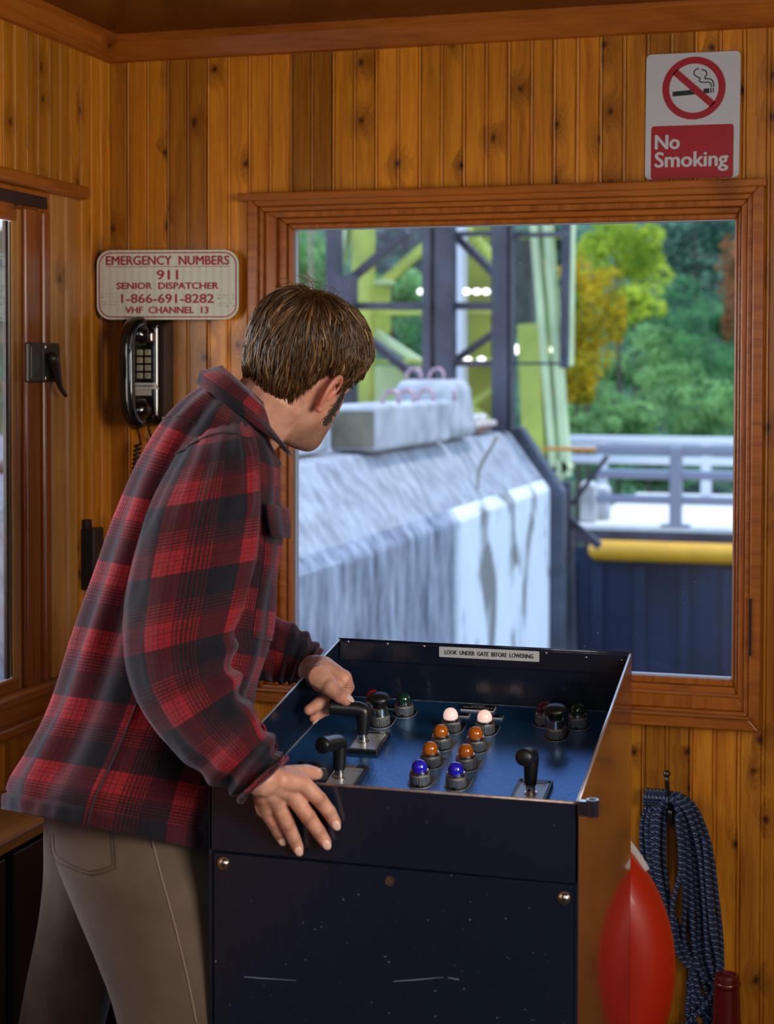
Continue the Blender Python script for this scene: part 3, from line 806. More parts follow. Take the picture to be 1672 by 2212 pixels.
for a in (('bright yellow-green tree at the top middle of the right half', 1335, 545, 110, 85, 29, L_yg, 2000),
          ('golden autumn tree right of the tower', 1265, 690, 70, 125, 27.2, L_au, 1900),
          ('low golden bush at the foot of the tower', 1245, 820, 42, 50, 26.0, L_au, 700),
          ('dark evergreen filling the window\'s upper right', 1500, 540, 150, 110, 39, L_dk, 2200),
          ('orange-leaved tree at the window\'s right edge', 1590, 600, 42, 130, 30.5, L_or, 1100),
          ('blue-green tree under the dark evergreen', 1440, 680, 150, 85, 36.4, L_gr, 1900),
          ('light green bush right of the golden tree', 1380, 775, 110, 65, 31.6, L_lt, 1400),
          ('green bush above the railing at right', 1530, 790, 110, 80, 33.4, L_gr, 1500),
          ('light green bush just above the railing, right of the tower', 1330, 885, 120, 60, 27.6, L_lt, 1500),
          ('green bush just above the railing at the right edge', 1530, 890, 110, 65, 28.8, L_lt, 1500),
          ('dark green tree directly behind the tower\'s right leg', 1200, 570, 60, 90, 34, L_dk, 900),
          ('light green tree at the window\'s top left corner', 655, 590, 70, 110, 30, L_lt, 1300),
          ('grey-violet bare shrubbery high behind the dark frame', 870, 545, 110, 70, 39, L_gy, 1500),
          ('green tree seen through the middle of the dark frame', 880, 700, 120, 85, 33.0, L_gr, 1700),
          ('light green bush low behind the dark frame', 850, 640, 80, 50, 29.3, L_lt, 900),
          ('green tree behind the corrugated cladding', 1020, 640, 90, 140, 36, L_gr, 1300),
          ('green bush behind the blocks on the pier', 760, 850, 130, 80, 27.5, L_gr, 1300),
          ('yellow-green bush between the golden tree and the evergreen', 1370, 660, 60, 42, 34.0, L_yg, 900),
          ('mid green bush at the window\'s right edge under the orange tree', 1585, 705, 45, 40, 34.4, L_gr, 900),
          ('light green bush filling the gap right of the tower foot', 1268, 925, 52, 32, 25.3, L_lt, 900),
          ('pale green bush midway up the slope above the railing', 1450, 835, 75, 42, 30.2, L_lt, 1100),
          ('dark green bush below the bridge railing', 1400, 1010, 170, 50, 26.4, L_gr, 1200)):
    tree(*a)
# ================================================================== THE CONTROL CONSOLE
def paint_mat(name, col, rough, bump, bscale, stretch, coat=0.5):
    m, nt, b = pbsdf(name)
    b.inputs['Base Color'].default_value = (*col, 1)
    b.inputs['Roughness'].default_value = rough
    b.inputs['Coat Weight'].default_value = coat
    b.inputs['Coat Roughness'].default_value = rough * 0.55
    t = N(nt, 'ShaderNodeTexCoord'); mp = N(nt, 'ShaderNodeMapping'); mp.inputs['Scale'].default_value = stretch
    n = N(nt, 'ShaderNodeTexNoise'); n.inputs['Scale'].default_value = bscale; n.inputs['Detail'].default_value = 5
    nt.links.new(t.outputs['Object'], mp.inputs[0]); nt.links.new(mp.outputs[0], n.inputs['Vector'])
    bp = N(nt, 'ShaderNodeBump'); bp.inputs['Strength'].default_value = bump; bp.inputs['Distance'].default_value = 0.0012
    nt.links.new(n.outputs[0], bp.inputs['Height']); nt.links.new(bp.outputs[0], b.inputs['Normal'])
    nt.links.new(bp.outputs[0], b.inputs['Coat Normal'])
    # chips and specks
    s = N(nt, 'ShaderNodeTexNoise'); s.inputs['Scale'].default_value = 190; s.inputs['Detail'].default_value = 2
    nt.links.new(t.outputs['Object'], s.inputs['Vector'])
    f = ramp(nt, s.outputs[0], [(0.74, 0.0), (0.78, 1.0)])
    nt.links.new(mixc(nt, f, col, (0.22, 0.26, 0.32)), b.inputs['Base Color'])
    return m
M_navy = paint_mat('navy_gloss_enamel', (0.006, 0.013, 0.030), 0.20, 0.25, 70, (1, 1, 0.35))
M_side = paint_mat('navy_gloss_enamel_side', (0.006, 0.014, 0.028), 0.12, 0.08, 60, (1, 1, 0.3), coat=1.0)
M_side.node_tree.nodes['Principled BSDF'].inputs['Coat IOR'].default_value = 1.9
M_panel = paint_mat('blue_hammered_panel', (0.022, 0.150, 0.400), 0.30, 0.34, 210, (1.0, 0.45, 1), coat=0.25)
M_panel.node_tree.nodes['Principled BSDF'].inputs['Metallic'].default_value = 0.6
M_panel.node_tree.nodes['Principled BSDF'].inputs['Coat IOR'].default_value = 1.6
M_panel.node_tree.nodes['Principled BSDF'].inputs['Coat Roughness'].default_value = 0.27
M_bare = simple('worn_edge_metal', (0.34, 0.25, 0.22), 0.4, metal=0.5, var=0.5, vscale=60)
M_edge = simple('bright_edge_metal', (0.75, 0.75, 0.76), 0.3, metal=0.8)
CFL, CFR, CBR, CBL = V((-0.864, 2.10, 1.000)), V((-0.355, 2.10, 1.000)), V((-0.354, 2.577, 1.1165)), V((-0.831, 2.577, 1.1165))
TH = 0.004
con = thing('control_console', 'navy blue steel control console full of levers and lamps under the window', 'control console', (-0.6, 2.34, 0))
def wallpiece(mb, a, b, nin, z0a, z0b):
    """upright sheet under the rim edge a-b, TH thick towards nin"""
    n = V(nin) * TH
    mb.hexa([V((a.x, a.y, z0a)), V((b.x, b.y, z0b)), V((b.x, b.y, z0b)) + n, V((a.x, a.y, z0a)) + n, a, b, b + n, a + n])
MB().hexa([V((CFL.x, 2.10, 0.8985)), V((CFR.x, 2.10, 0.896)), V((CFR.x, 2.104, 0.896)), V((CFL.x, 2.104, 0.8985)), CFL, CFR, CFR + V((0, TH, 0)), CFL + V((0, TH, 0))]).build('front_upper_sheet', M_navy, con, bevel=0.0012)
for nm, a, b, n in (('right_side_sheet', CFR, CBR, (-1, 0, 0)), ('back_sheet', CBR, CBL, (0, -1, 0)), ('left_side_sheet', CBL, CFL, (1, 0, 0))):
    mb = MB(); wallpiece(mb, a, b, n, 0.0, 0.0)
    mb.build(nm, M_side if nm.startswith('right') else M_navy, con)
MB().box((CFL.x + 0.006, 2.1015, 0.02), (CFR.x - 0.004, 2.107, 0.894)).build('access_panel', M_navy, con, bevel=0.001)
MB().box((CFL.x, 2.1095, 0.0), (CFR.x - 0.0005, 2.114, 0.90)).build('panel_frame', M_navy, con)
# bright worn rim edges
def rim(name, a, b, r, mat): MB().tube([a, b], r, 8).build(name, mat, con, smooth=True)
rim('rim_edge', CFR + V((-0.002, 0.002, 0)), CBR + V((-0.002, 0, 0)), 0.0021, M_edge)
rim('rim_edge', CBL + V((0.002, 0, 0)), CFL + V((0.002, 0.002, 0)), 0.0021, M_edge)
rim('rim_edge', CFL + V((0, 0.002, 0)), CFR + V((0, 0.002, 0)), 0.0022, M_bare)
rim('rim_edge', CBL + V((0, -0.002, 0)), CBR + V((0, -0.002, 0)), 0.0022, M_navy)
# stiffening flange along the inside of the back, with rivets and the warning label
MB().box((CBL.x + 0.005, 2.563, 1.0855), (CBR.x - 0.005, 2.573, 1.1150)).build('back_flange', M_navy, con, bevel=0.001)
for px, py in ((752, 1386), (837, 1391), (916, 1396), (1033, 1403), (1121, 1408), (1180, 1411), (1266, 1420), (1343, 1426)):
    MB().sphere(on(px, py, 1, 2.5625), (0.0022, 0.0016, 0.0022), seg=10, rings=6).build('rivet', M_chrome, con, smooth=True)
Ml = frame_mat(on(1056, 1413, 1, 2.5618), (1, 0, 0.0), (0, 0.0, 1), (0, -1, 0))
lb = MB(); slab(lb, rrect(0.162, 0.0165, 0.0015), 0, 0.0008, Ml)
lab = lb.build('warning_label', simple('white_engraved_plastic', (0.62, 0.64, 0.68), 0.4), con)
M_ink = simple('black_ink', (0.01, 0.01, 0.012), 0.5)
M_wink = simple('white_engraving', (0.75, 0.75, 0.75), 0.5)
text('LOOK  UNDER  GATE  BEFORE  LOWERING', 'lettering', Ml @ Matrix.Translation((0, 0, 0.0009)), width=0.143, height=0.0066, mat=M_ink, parent=lab, bold=0.00022)

# sloping panel
PZ0, PSL = 0.924, 0.212
EZ = V((0, -PSL, 1)).normalized(); EX = V((1, 0, 0)); EY = EZ.cross(EX)
def pp(px, py): return onplane(px, py, (0, 2.1, PZ0), EZ)
def pxy(x, y): return V((x, y, PZ0 + PSL * (y - 2.1)))
def pm(p): return frame_mat(p, EX, EY, EZ)
mb = MB()
f0, f1, b1, b0 = pxy(-0.858, 2.105), pxy(-0.360, 2.105), pxy(-0.359, 2.572), pxy(-0.828, 2.572)
mb.hexa([p - V((0, 0, 0.004)) for p in (f0, f1, b1, b0)] + [f0, f1, b1, b0])
mb.build('control_panel', M_panel, con)
MB().tube([f0 + V((0.001, 0, 0.0006)), b0 + V((0.001, 0, 0.0006))], 0.0011, 6).build('panel_seam', M_edge, con)
MB().tube([b0 + V((0, 0, 0.0003)), b1 + V((0, 0, 0.0003))], 0.0008, 6).build('panel_seam', simple('grey_seam', (0.12, 0.15, 0.18), 0.5, var=0.8, vscale=90), con)

M_ring = simple('knurled_zinc', (0.36, 0.35, 0.32), 0.35, metal=0.9, bump=0.6, bscale=900, bstretch=(1, 1, 0.05))
M_plate = simple('black_legend_plate', (0.010, 0.011, 0.014), 0.35)
M_pedge = simple('pale_plate_edge', (0.55, 0.55, 0.52), 0.35, metal=0.3)
def lens_mat(name, col, rough=0.08, trans=0.35, emit=0.0, sss=0.0):
    m = simple(name, col, rough, coat=0.8, trans=trans, emit=emit, coatr=0.04)
    return m
LM = dict(white=lens_mat('white_lens', (0.95, 0.68, 0.60), 0.25, 0.1, 0.6), amber=lens_mat('amber_lens', (0.85, 0.20, 0.012), 0.08, 0.35),
          blue=lens_mat('blue_lens', (0.03, 0.02, 0.75), 0.10, 0.2), red=lens_mat('red_lens', (0.62, 0.010, 0.03), 0.06, 0.3),
          green=lens_mat('dark_green_lens', (0.004, 0.05, 0.035), 0.06, 0.3), maroon=lens_mat('dark_red_lens', (0.10, 0.008, 0.03), 0.06, 0.3))
def flange(mb, M, r, back, h=0.0016):
    pts = [(r*math.cos(a), r*math.sin(a)) for a in np.linspace(math.pi, 2*math.pi, 19)]
    pts += [(r, back), (-r, back)]
    return slab(mb, pts, 0, h, M)
def knurl(M, r, z0, z1, name, parent):
    mb = MB(); n = 56
    ringp = lambda rr, z, tooth: [M @ V(((rr*(0.965 if (tooth and k % 2) else 1))*math.cos(2*math.pi*k/n), (rr*(0.965 if (tooth and k % 2) else 1))*math.sin(2*math.pi*k/n), z)) for k in range(n)]
    h = z1 - z0
    mb.loft([ringp(r*0.96, z0, 0), ringp(r, z0 + h*0.06, 1), ringp(r, z0 + h*0.80, 1), ringp(r*0.985, z0 + h*0.84, 0), ringp(r*0.99, z0 + h*0.93, 0), ringp(r*0.94, z1, 0), ringp(r*0.80, z1, 0)])
    return mb.build(name, M_ring, parent)
def pilot(p, colour, back=0.024):
    M = pm(p)
    ro = knurl(M, 0.0152, 0.0016, 0.0165, 'pilot_light', con)
    ro['label'] = {'amber': 'amber pilot light', 'white': 'white pilot light', 'blue': 'blue pilot light', 'red': 'red pilot light', 'green': 'dark green pilot light', 'maroon': 'unlit dark red pilot light'}[colour]
    fm = MB(); flange(fm, M, 0.0182, back); fm.build('legend_plate', M_plate, ro)
    fe = MB(); flange(fe, M, 0.0186, back + 0.0003, 0.0009); fe.build('plate_edge', M_pedge, ro)
    bz = MB(); bz.lathe([(0.0135, 0.0163), (0.0138, 0.0185), (0.0128, 0.0195), (0.0128, 0.0208), (0.0108, 0.0215)], M, 32); bz.build('bezel', M_chrome, ro, smooth='auto')
    prof = [(0.0114, 0.0205), (0.0114, 0.0235)] + [(0.0114*math.cos(a)**0.85, 0.0235 + 0.0125*math.sin(a)) for a in np.linspace(0.12, 1.5, 9)]
    ln = MB(); ln.lathe(prof, M, 28); ln.build('lens', LM[colour], ro, smooth=True)
    nt_ = MB(); nt_.box((-0.0022, -0.0157, 0.0018), (0.0022, -0.0146, 0.0046), M); nt_.build('keyway', M_black, ro)
    return ro
def mushroom(p, back=0.024):
    M = pm(p)
    ro = knurl(M, 0.0152, 0.0016, 0.0165, 'push_button', con)
    fm = MB(); flange(fm, M, 0.0182, back); fm.build('legend_plate', M_plate, ro)
    fe = MB(); flange(fe, M, 0.0186, back + 0.0003, 0.0009); fe.build('plate_edge', M_pedge, ro)
    bz = MB(); bz.lathe([(0.0124, 0.016), (0.0126, 0.029), (0.0118, 0.0298), (0.0112, 0.0298)], M, 32); bz.build('collar', M_chrome, ro, smooth='auto')
    cp = MB(); cp.lathe([(0.0108, 0.028), (0.0108, 0.036), (0.0130, 0.0395), (0.0168, 0.0420), (0.0180, 0.0440), (0.0176, 0.0460), (0.0150, 0.0490), (0.0100, 0.0515), (0.0045, 0.0526), (0.0004, 0.0528)], M, 32)
    cp.build('mushroom_cap', M_bakelite, ro, smooth='auto')
    return ro
LXL, LXR = -0.6155, -0.5620
for y, c in ((2.287, 'blue'), (2.348, 'amber'), (2.409, 'amber'), (2.470, 'white')):
    pilot(pxy(LXL, y), c); pilot(pxy(LXR, y), c)
pilot(pxy(-0.755, 2.521), 'red', 0.012); pilot(pxy(-0.704, 2.518), 'green', 0.012); mushroom(pxy(-0.730, 2.474))
pilot(pxy(-0.479, 2.515), 'maroon', 0.012); pilot(pxy(-0.427, 2.513), 'green', 0.012); mushroom(pxy(-0.4525, 2.469))
# engraved nameplates behind the lamps
def nameplate(p, w_, h_, lines, th=0.0035):
    M = pm(p)
    b = MB(); slab(b, rrect(w_, h_, 0.0006, 2), 0, th * 0.7, M)
    o = b.build('nameplate', simple('white_core_plastic', (0.75, 0.75, 0.72), 0.4), con)
    b = MB(); slab(b, rrect(w_ - 0.0012, h_ - 0.0012, 0.0006, 2), th * 0.7, th, M); b.build('black_face', M_plate, o)
    n = len(lines)
    for i, t in enumerate(lines):
        text(t, 'lettering', M @ Matrix.Translation((0, (n-1)*0.5*h_*0.36 - i*h_*0.36, th + 0.0002)), height=h_*0.22, mat=M_wink, parent=o, sx=1)
    for sx in (-1, 1):
        MB().lathe([(0.0012, th), (0.0012, th + 0.0006), (0.0002, th + 0.0009)], M @ Matrix.Translation((sx*(w_/2 - 0.004), 0, 0)), 8).build('plate_screw', M_chrome, o)
nameplate(pp(1033, 1532), 0.054, 0.019, ['LOWER', 'VALVE POSITIONS'])
nameplate(pp(990, 1546), 0.036, 0.011, ['LEFT'])
nameplate(pp(1062, 1550), 0.036, 0.011, ['RIGHT'])
nameplate(pp(842, 1530), 0.030, 0.012, ['FLOW'])

# lever switches
def lever(name, p, plate_xy, plate_wh, stem_h, grip, lines, plate_lines, label):
    M = pm(p)
    pl_ = pm(pxy(*plate_xy)); w_, h_ = plate_wh
    b = MB()
    slab(b, rrect(w_, h_, 0.003, 4), 0, 0.0062, pl_)
    ro = b.build('lever_switch', M_plate, con, bevel=0.0006)
    ro['label'] = label
    b = MB(); slab(b, rrect(w_ - 0.012, h_ - 0.020, 0.002, 4), 0.0062, 0.0066, pl_ @ Matrix.Translation((0, -0.005, 0))); pt = b.build('dial_plate', M_dial, ro)
    fr2 = [(w_/2 - 0.005, h_/2 - 0.014), (-w_/2 + 0.005, h_/2 - 0.014), (-w_/2 + 0.005, -h_/2 + 0.004), (w_/2 - 0.005, -h_/2 + 0.004)]
    MB().tube([pl_ @ V((x, y, 0.0068)) for x, y in fr2 + fr2[:1]], 0.0007, 5).build('dial_bezel', M_edge, ro)
    for sx in (-1, 1):
        MB().lathe([(0.0022, 0.006), (0.0020, 0.0072), (0.0003, 0.0076)], pl_ @ Matrix.Translation((sx*(w_/2 - 0.005), h_/2 - 0.006, 0)), 10).build('plate_screw', M_black, ro)
    for i, t in enumerate(plate_lines):
        text(t, 'lettering', pl_ @ Matrix.Translation((0, h_/2 - 0.005 - i*0.0055, 0.0064)), height=0.0034, mat=M_wink, parent=ro)
    for (x, t) in lines:
        text(t, 'lettering', pl_ @ Matrix.Translation((x, h_/2 - 0.021, 0.0068)), height=0.0032, mat=M_ink, parent=ro)
    MB().lathe([(0.0088, 0.0064), (0.0088, 0.0080), (0.0066, 0.0084), (0.0066, 0.021), (0.0060, 0.021)], M, 20).build('shaft', M_chrome, ro, smooth='auto')
    MB().lathe([(0.0023, 0), (0.0023, 0.0014), (0.0012, 0.0016)], frame_mat(M @ V((-0.0005, -0.0062, 0.0140)), M.col[0].to_3d(), M.col[2].to_3d(), -M.col[1].to_3d()), 10).build('set_screw', M_black, ro)
    top = p + V((0, 0, 1)) * stem_h
    s0 = M @ V((0, 0, 0.0185))
    g = V(grip); gl = g.length; gd = g.normalized()
    pts = [s0, s0.lerp(top, 0.35), s0.lerp(top, 0.70), s0.lerp(top, 0.86)]
    rs = [0.0082, 0.0095, 0.0105, 0.0112]
    for a in np.linspace(0, 1, 6)[1:]:
        pts.append(top.lerp(s0, 0.14*(1-a)**2) + gd * (0.016 * a * a)); rs.append(0.0114)
    pts += [top + gd * (gl * 0.55), top + gd * gl]; rs += [0.0118, 0.0120]
    MB().tube(pts, rs, 22, dome=False).build('lever_handle', M_bakelite, ro, smooth='auto', bevel=0.0025, seg=3)
    MB().sphere(top + gd * gl, 0.0110, frame_mat((0, 0, 0), gd.orthogonal().normalized(), gd.cross(gd.orthogonal().normalized()), gd).to_3x3().to_4x4() @ Matrix.Diagonal((1, 1, 0.35, 1)), 20, 10).build('end_cap', M_bakelite, ro, smooth=True)
    return top, gd
M_dial = simple('silver_dial', (0.50, 0.54, 0.58), 0.35, metal=0.35)
IR = V((math.cos(_y), math.sin(_y), 0)); IF = V((-math.sin(_y), math.cos(_y), 0))
L1 = pp(785.5, 1611)
G1 = -IR * 0.050 + V((0, 0, 0.003))
L1TOP, L1DIR = lever('lever', L1, (-0.7275, 2.402), (0.050, 0.072), 0.0560, G1, [(0.014, 'AUTO')], ['NAVIGATION LIGHTS'], 'lever the man holds, turned to the left')
lever('lever', pp(734.5, 1688), (-0.726, 2.283), (0.050, 0.072), 0.0585, -IR * 0.024 - IF * 0.044 + V((0, 0, 0.004)), [(0.012, 'CLOSE')], ['POWER', 'VALVE'], 'lever turned towards the viewer at left')
lever('lever', pp(1147, 1722), (-0.452, 2.278), (0.050, 0.072), 0.0600, -IR * 0.014 - IF * 0.044 + V((0, 0, 0.006)), [(-0.012, 'OPEN'), (0.012, 'CLOSE')], ['LOWER', 'VALVE'], 'lever turned towards the viewer at right')
# fourth lever, low behind the front rim by the man's thumb
q = pp(690, 1693)
l4 = MB().tube([q + V((-0.028, 0.038, 0.012)), q + V((-0.012, 0.016, 0.016)), q + V((0.008, -0.012, 0.017))], [0.0095, 0.0112, 0.0118], 20).build('lever_switch', M_bakelite, con, smooth='auto', bevel=0.003, seg=3)
l4['label'] = 'short black lever low behind the front rim'
MB().tube([q + V((-0.012, 0.016, -0.002)), q + V((-0.012, 0.016, 0.010))], 0.008, 14).build('shaft', M_chrome, l4)
MB().lathe([(0.0075, 0), (0.0075, 0.002), (0.0060, 0.005), (0.003, 0.007), (0.0003, 0.0075)], pm(pp(651, 1655)), 18).build('dome_nut', M_bakelite, con, smooth=True)
# front screws, lock hole, side hinge knuckle
def pan_screw(px, py, r=0.0068):
    c = on(px, py, 1, 2.1015); M = frame_mat(c, (1, 0, 0), (0, 0, 1), (0, -1, 0))
    o = MB().lathe([(r*1.25, 0), (r*1.25, 0.0012), (r, 0.0014), (r*0.95, 0.003), (r*0.7, 0.0046), (r*0.3, 0.0054), (0.0002, 0.0056)], M, 24).build('screw', M_chrome, con, smooth='auto')
    for a in (0.3, 0.3 + math.pi/2):
        MB().box((-r*0.5, -0.0007, 0.0052), (r*0.5, 0.0007, 0.0060), M @ Matrix.Rotation(a, 4, 'Z')).build('cross_slot', M_black, o)
pan_screw(484, 1865); pan_screw(1219, 1940)
M = frame_mat(on(842, 1903, 1, 2.1015), (1, 0, 0), (0, 0, 1), (0, -1, 0))
MB().lathe([(0.0066, 0), (0.0066, 0.0012), (0.0050, 0.0012), (0.0046, 0.0004), (0.0003, 0.0004)], M, 20).build('lock_socket', simple('worn_lock_brass', (0.10, 0.07, 0.05), 0.5, metal=0.6, var=0.6, vscale=300), con, smooth='auto')
hk = on(1280, 1745, 0, -0.338)
h = MB().lathe([(0.0085, -0.011), (0.0085, 0.011), (0.0050, 0.011), (0.0050, 0.0085), (0.0003, 0.0085)], frame_mat((-0.338, hk.y, hk.z), (1, 0, 0), (0, 1, 0), (0, 0, 1)), 22).build('hinge_knuckle', M_side, con, smooth='auto', bevel=0.0008)
MB().box((-0.356, hk.y - 0.008, hk.z - 0.010), (-0.342, hk.y + 0.004, hk.z + 0.009)).build('hinge_leaf', M_side, h, bevel=0.001)
# long scratches in the front enamel
for pts in (((527, 2110), (560, 2113), (640, 2118)), ((850, 2120), (905, 2116), (958, 2111)), ((968, 2112), (990, 2116), (992, 2117))):
    MB().tube([on(px, py, 1, 2.1012) for px, py in pts], [0.0006, 0.0008, 0.0003], 5).build('scratch', simple('scratched_enamel', (0.16, 0.20, 0.30), 0.5), con)

# ================================================================== THINGS ON THE WALLS
M_sred = simple('sign_red', (0.36, 0.010, 0.020), 0.4)
M_swht = simple('sign_white', (0.55, 0.57, 0.62), 0.4)
# --- no smoking sign
tl, tr, br_, bl_ = (on(*q_, 1, YB - 0.003) for q_ in ((1394, 119), (1597, 110), (1600, 383), (1396, 388)))
ex = ((tr + br_) / 2 - (tl + bl_) / 2); W_ = ex.length; ex.normalize()
ey = ((tl + tr) / 2 - (bl_ + br_) / 2); H_ = ey.length; ey = (ey - ex * ey.dot(ex)).normalized()
Mn = frame_mat((tl + tr + br_ + bl_) / 4, ex, ey, ex.cross(ey))
ns = thing('no_smoking_sign', 'white No Smoking sign standing on the window frame, upper right', 'sign', tuple((tl + tr + br_ + bl_) / 4))
mb = MB(); slab(mb, rrect(W_, H_, 0.010), 0, 0.0022, Mn); mb.build('sign_board', M_swht, ns)
T = lambda x, y, z=0.0: Mn @ Matrix.Translation((x, y, z))
mb = MB(); slab(mb, rrect(W_*0.875, H_*0.425, 0.006), 0.0022, 0.0026, T(0, -H_*0.5 + H_*0.425/2)); mb.build('red_panel', M_sred, ns)
text('No', 'lettering', T(-W_*0.39, -H_*0.205, 0.0028), width=W_*0.255, height=H_*0.112, mat=M_swht, parent=ns, bold=0.0013, align='LEFT')
text('Smoking', 'lettering', T(-W_*0.39, -H_*0.365, 0.0028), width=W_*0.77, height=H_*0.158, mat=M_swht, parent=ns, bold=0.0012, align='LEFT')
cx, cyy, R0, R1 = 0.0, H_*0.218, W_*0.335, W_*0.262
ins = T(0.002, cyy)
mb = MB()
na = 72
mb.loft([[ins @ V((r*math.cos(2*math.pi*k/na), r*math.sin(2*math.pi*k/na), z)) for k in range(na)] for r, z in ((R1, 0.0022), (R1, 0.0029), (R0, 0.0029), (R0, 0.0022))], cap=False)
mb.box((-R1*1.05, -W_*0.037, 0.0022), (R1*1.05, W_*0.037, 0.0029), ins @ Matrix.Rotation(math.radians(-42), 4, 'Z'))
mb.build('prohibition_ring', M_sred, ns)
cg = ins @ Matrix.Translation((0, -W_*0.042, 0)) @ Matrix.Rotation(math.radians(3.5), 4, 'Z')
mb = MB()
u = W_
for (x0, x1, z) in ((-0.225*u, 0.012*u, 0), (0.105*u, 0.165*u, 0)):
    mb.box((x0, -0.026*u, 0.0022), (x1, 0.026*u, 0.0026), cg)
for x in (0.175, 0.200):
    mb.box((x*u, -0.026*u, 0.0022), (x*u + 0.013*u, 0.026*u, 0.0026), cg)
mb.build('cigarette_pictogram', M_ink, ns)
mb = MB()
sm1 = [(0.187, 0.035), (0.187, 0.065), (0.165, 0.088), (0.125, 0.092), (0.085, 0.098), (0.063, 0.118), (0.075, 0.142), (0.050, 0.155), (0.020, 0.180), (0.012, 0.212), (0.035, 0.240), (0.066, 0.246)]
sm2 = [(0.212, 0.035), (0.212, 0.075), (0.196, 0.110), (0.160, 0.128), (0.130, 0.126), (0.128, 0.150), (0.146, 0.175), (0.140, 0.205), (0.118, 0.226), (0.092, 0.228)]
for sm in (sm1, sm2):
    c = catmull(sm, 40) * u
    L = []
    for i in range(len(c)):
        t_ = c[min(i+1, len(c)-1)] - c[max(i-1, 0)]; t_ = t_ / (np.linalg.norm(t_) + 1e-9); n_ = np.array([-t_[1], t_[0]]) * 0.0062 * u
        L.append([cg @ V((*(c[i] + n_), 0.0026)), cg @ V((*(c[i] - n_), 0.0026))])
    mb.loft(L, closed=False)
mb.build('smoke_pictogram', M_ink, ns, fix=False)

# --- emergency numbers sign
e0 = V((-1.5585, 3.178, 0)); e1 = V((-1.2640, 3.236, 0))
ex = (e1 - e0).normalized(); zc_ = on(372, 615, 1, 3.205).z
We, He = (e1 - e0).length, 0.1445
Me = frame_mat(V(((e0.x + e1.x)/2, (e0.y + e1.y)/2, zc_)), ex, (0, 0, 1), ex.cross(V((0, 0, 1))))
em = thing('emergency_sign', 'rounded white metal sign with red emergency numbers above the telephone', 'sign', tuple(Me.translation))
def refl_mat():
    m, nt, b = pbsdf('reflective_sheeting')
    t = N(nt, 'ShaderNodeTexCoord'); v = N(nt, 'ShaderNodeTexVoronoi'); v.inputs['Scale'].default_value = 330; v.inputs['Randomness'].default_value = 0.05
    nt.links.new(t.outputs['Object'], v.inputs['Vector'])
    nt.links.new(ramp(nt, v.outputs['Distance'], [(0.3, (0.74, 0.74, 0.62)), (0.6, (0.58, 0.59, 0.50))]), b.inputs['Base Color'])
    b.inputs['Roughness'].default_value = 0.4
    return m
mb = MB(); slab(mb, rrect(We, He, 0.030, 8), -0.0018, 0, Me); mb.build('sign_board', refl_mat(), em)
mb = MB()
A_, B_ = rrect(We - 0.009, He - 0.009, 0.0265, 8), rrect(We - 0.0135, He - 0.0135, 0.0245, 8)
mb.loft([[Me @ V((x, y, 0.0003)) for x, y in A_], [Me @ V((x, y, 0.0003)) for x, y in B_]], cap=False); mb.build('red_border', M_sred, em, fix=False)
Te = lambda x, y: Me @ Matrix.Translation((x*We, y*He, 0.0004))
yy = lambda py: (615 - py) / 145
for t, x, py, wd, hg in (('EMERGENCY  NUMBERS', 0.0, 564, 0.865, 0.128), ('911', 0.0, 594, 0.148, 0.135), ('SENIOR  DISPATCHER', 0.0, 617, 0.715, 0.093), ('1-866-691-8282', 0.0, 643.5, 0.65, 0.128), ('VHF  CHANNEL  13', -0.005, 667.5, 0.585, 0.093)):
    text(t, 'lettering', Te(x, yy(py)), width=wd*We, height=hg*He, mat=M_sred, parent=em, bold=0.0008)
mb = MB(); mb.box((-0.435*We, yy(577)*He - 0.0006, 0), (0.435*We, yy(577)*He + 0.0006, 0.0004), Me); mb.build('underline', M_sred, em)
# faded pencilled remarks either side: loose rows of short strokes
mb = MB(); rs_ = random.Random(3)
for x0, x1, rows in ((-0.47, -0.36, (634, 642, 651, 657)), (0.35, 0.47, (638, 645, 655, 661))):
    for ry in rows:
        x = x0
        while x < x1:
            h_ = rs_.uniform(0.004, 0.016)
            p_ = Me @ V((x*We, yy(ry)*He + rs_.uniform(-0.0015, 0.0015), 0.0004)); q_ = Me @ V(((x + rs_.uniform(-0.006, 0.008))*We, yy(ry)*He + h_*0.18 + 0.0006, 0.0004))
            mb.tube([p_, q_], 0.00035, 4); x += rs_.uniform(0.006, 0.018)
mb.build('faded_handwriting', simple('faded_ink', (0.16, 0.14, 0.07), 0.6), em)
for sx in (-0.38, 0.38):
    p_ = Me @ V((sx*We, 0, -0.0018)); MB().tube([p_, V((p_.x, YB + 0.001, p_.z))], 0.004, 8).build('standoff', M_chrome, em)

# --- telephone
ph = thing('wall_telephone', 'black wall telephone with handset under the emergency sign', 'telephone', (-1.48, YB, 1.44))
M_ph = simple('telephone_black', (0.006, 0.006, 0.007), 0.13, coat=0.8, coatr=0.03)
BX0, BX1, BZ0, BZ1 = -1.522, -1.421, 1.436, 1.668
def body_ring(y, ins_, r):
    cx_, cz_ = (BX0 + BX1)/2, (BZ0 + BZ1)/2
    return [V((cx_ + x, y, cz_ + z)) for x, z in rrect(BX1 - BX0 - 2*ins_, BZ1 - BZ0 - 2*ins_, r, 6)]
MB().loft([body_ring(YB, 0, 0.012), body_ring(YB - 0.030, 0.001, 0.012), body_ring(YB - 0.046, 0.004, 0.013), body_ring(YB - 0.058, 0.013, 0.013), body_ring(YB - 0.060, 0.018, 0.012)]).build('telephone_body', M_ph, ph, smooth='auto')
yk = YB - 0.060
MB().box((-1.500, yk - 0.0005, 1.476), (-1.436, yk + 0.004, 1.622)).build('key_panel', M_bplastic, ph, bevel=0.004)
M_key = simple('ivory_key', (0.42, 0.41, 0.28), 0.35)
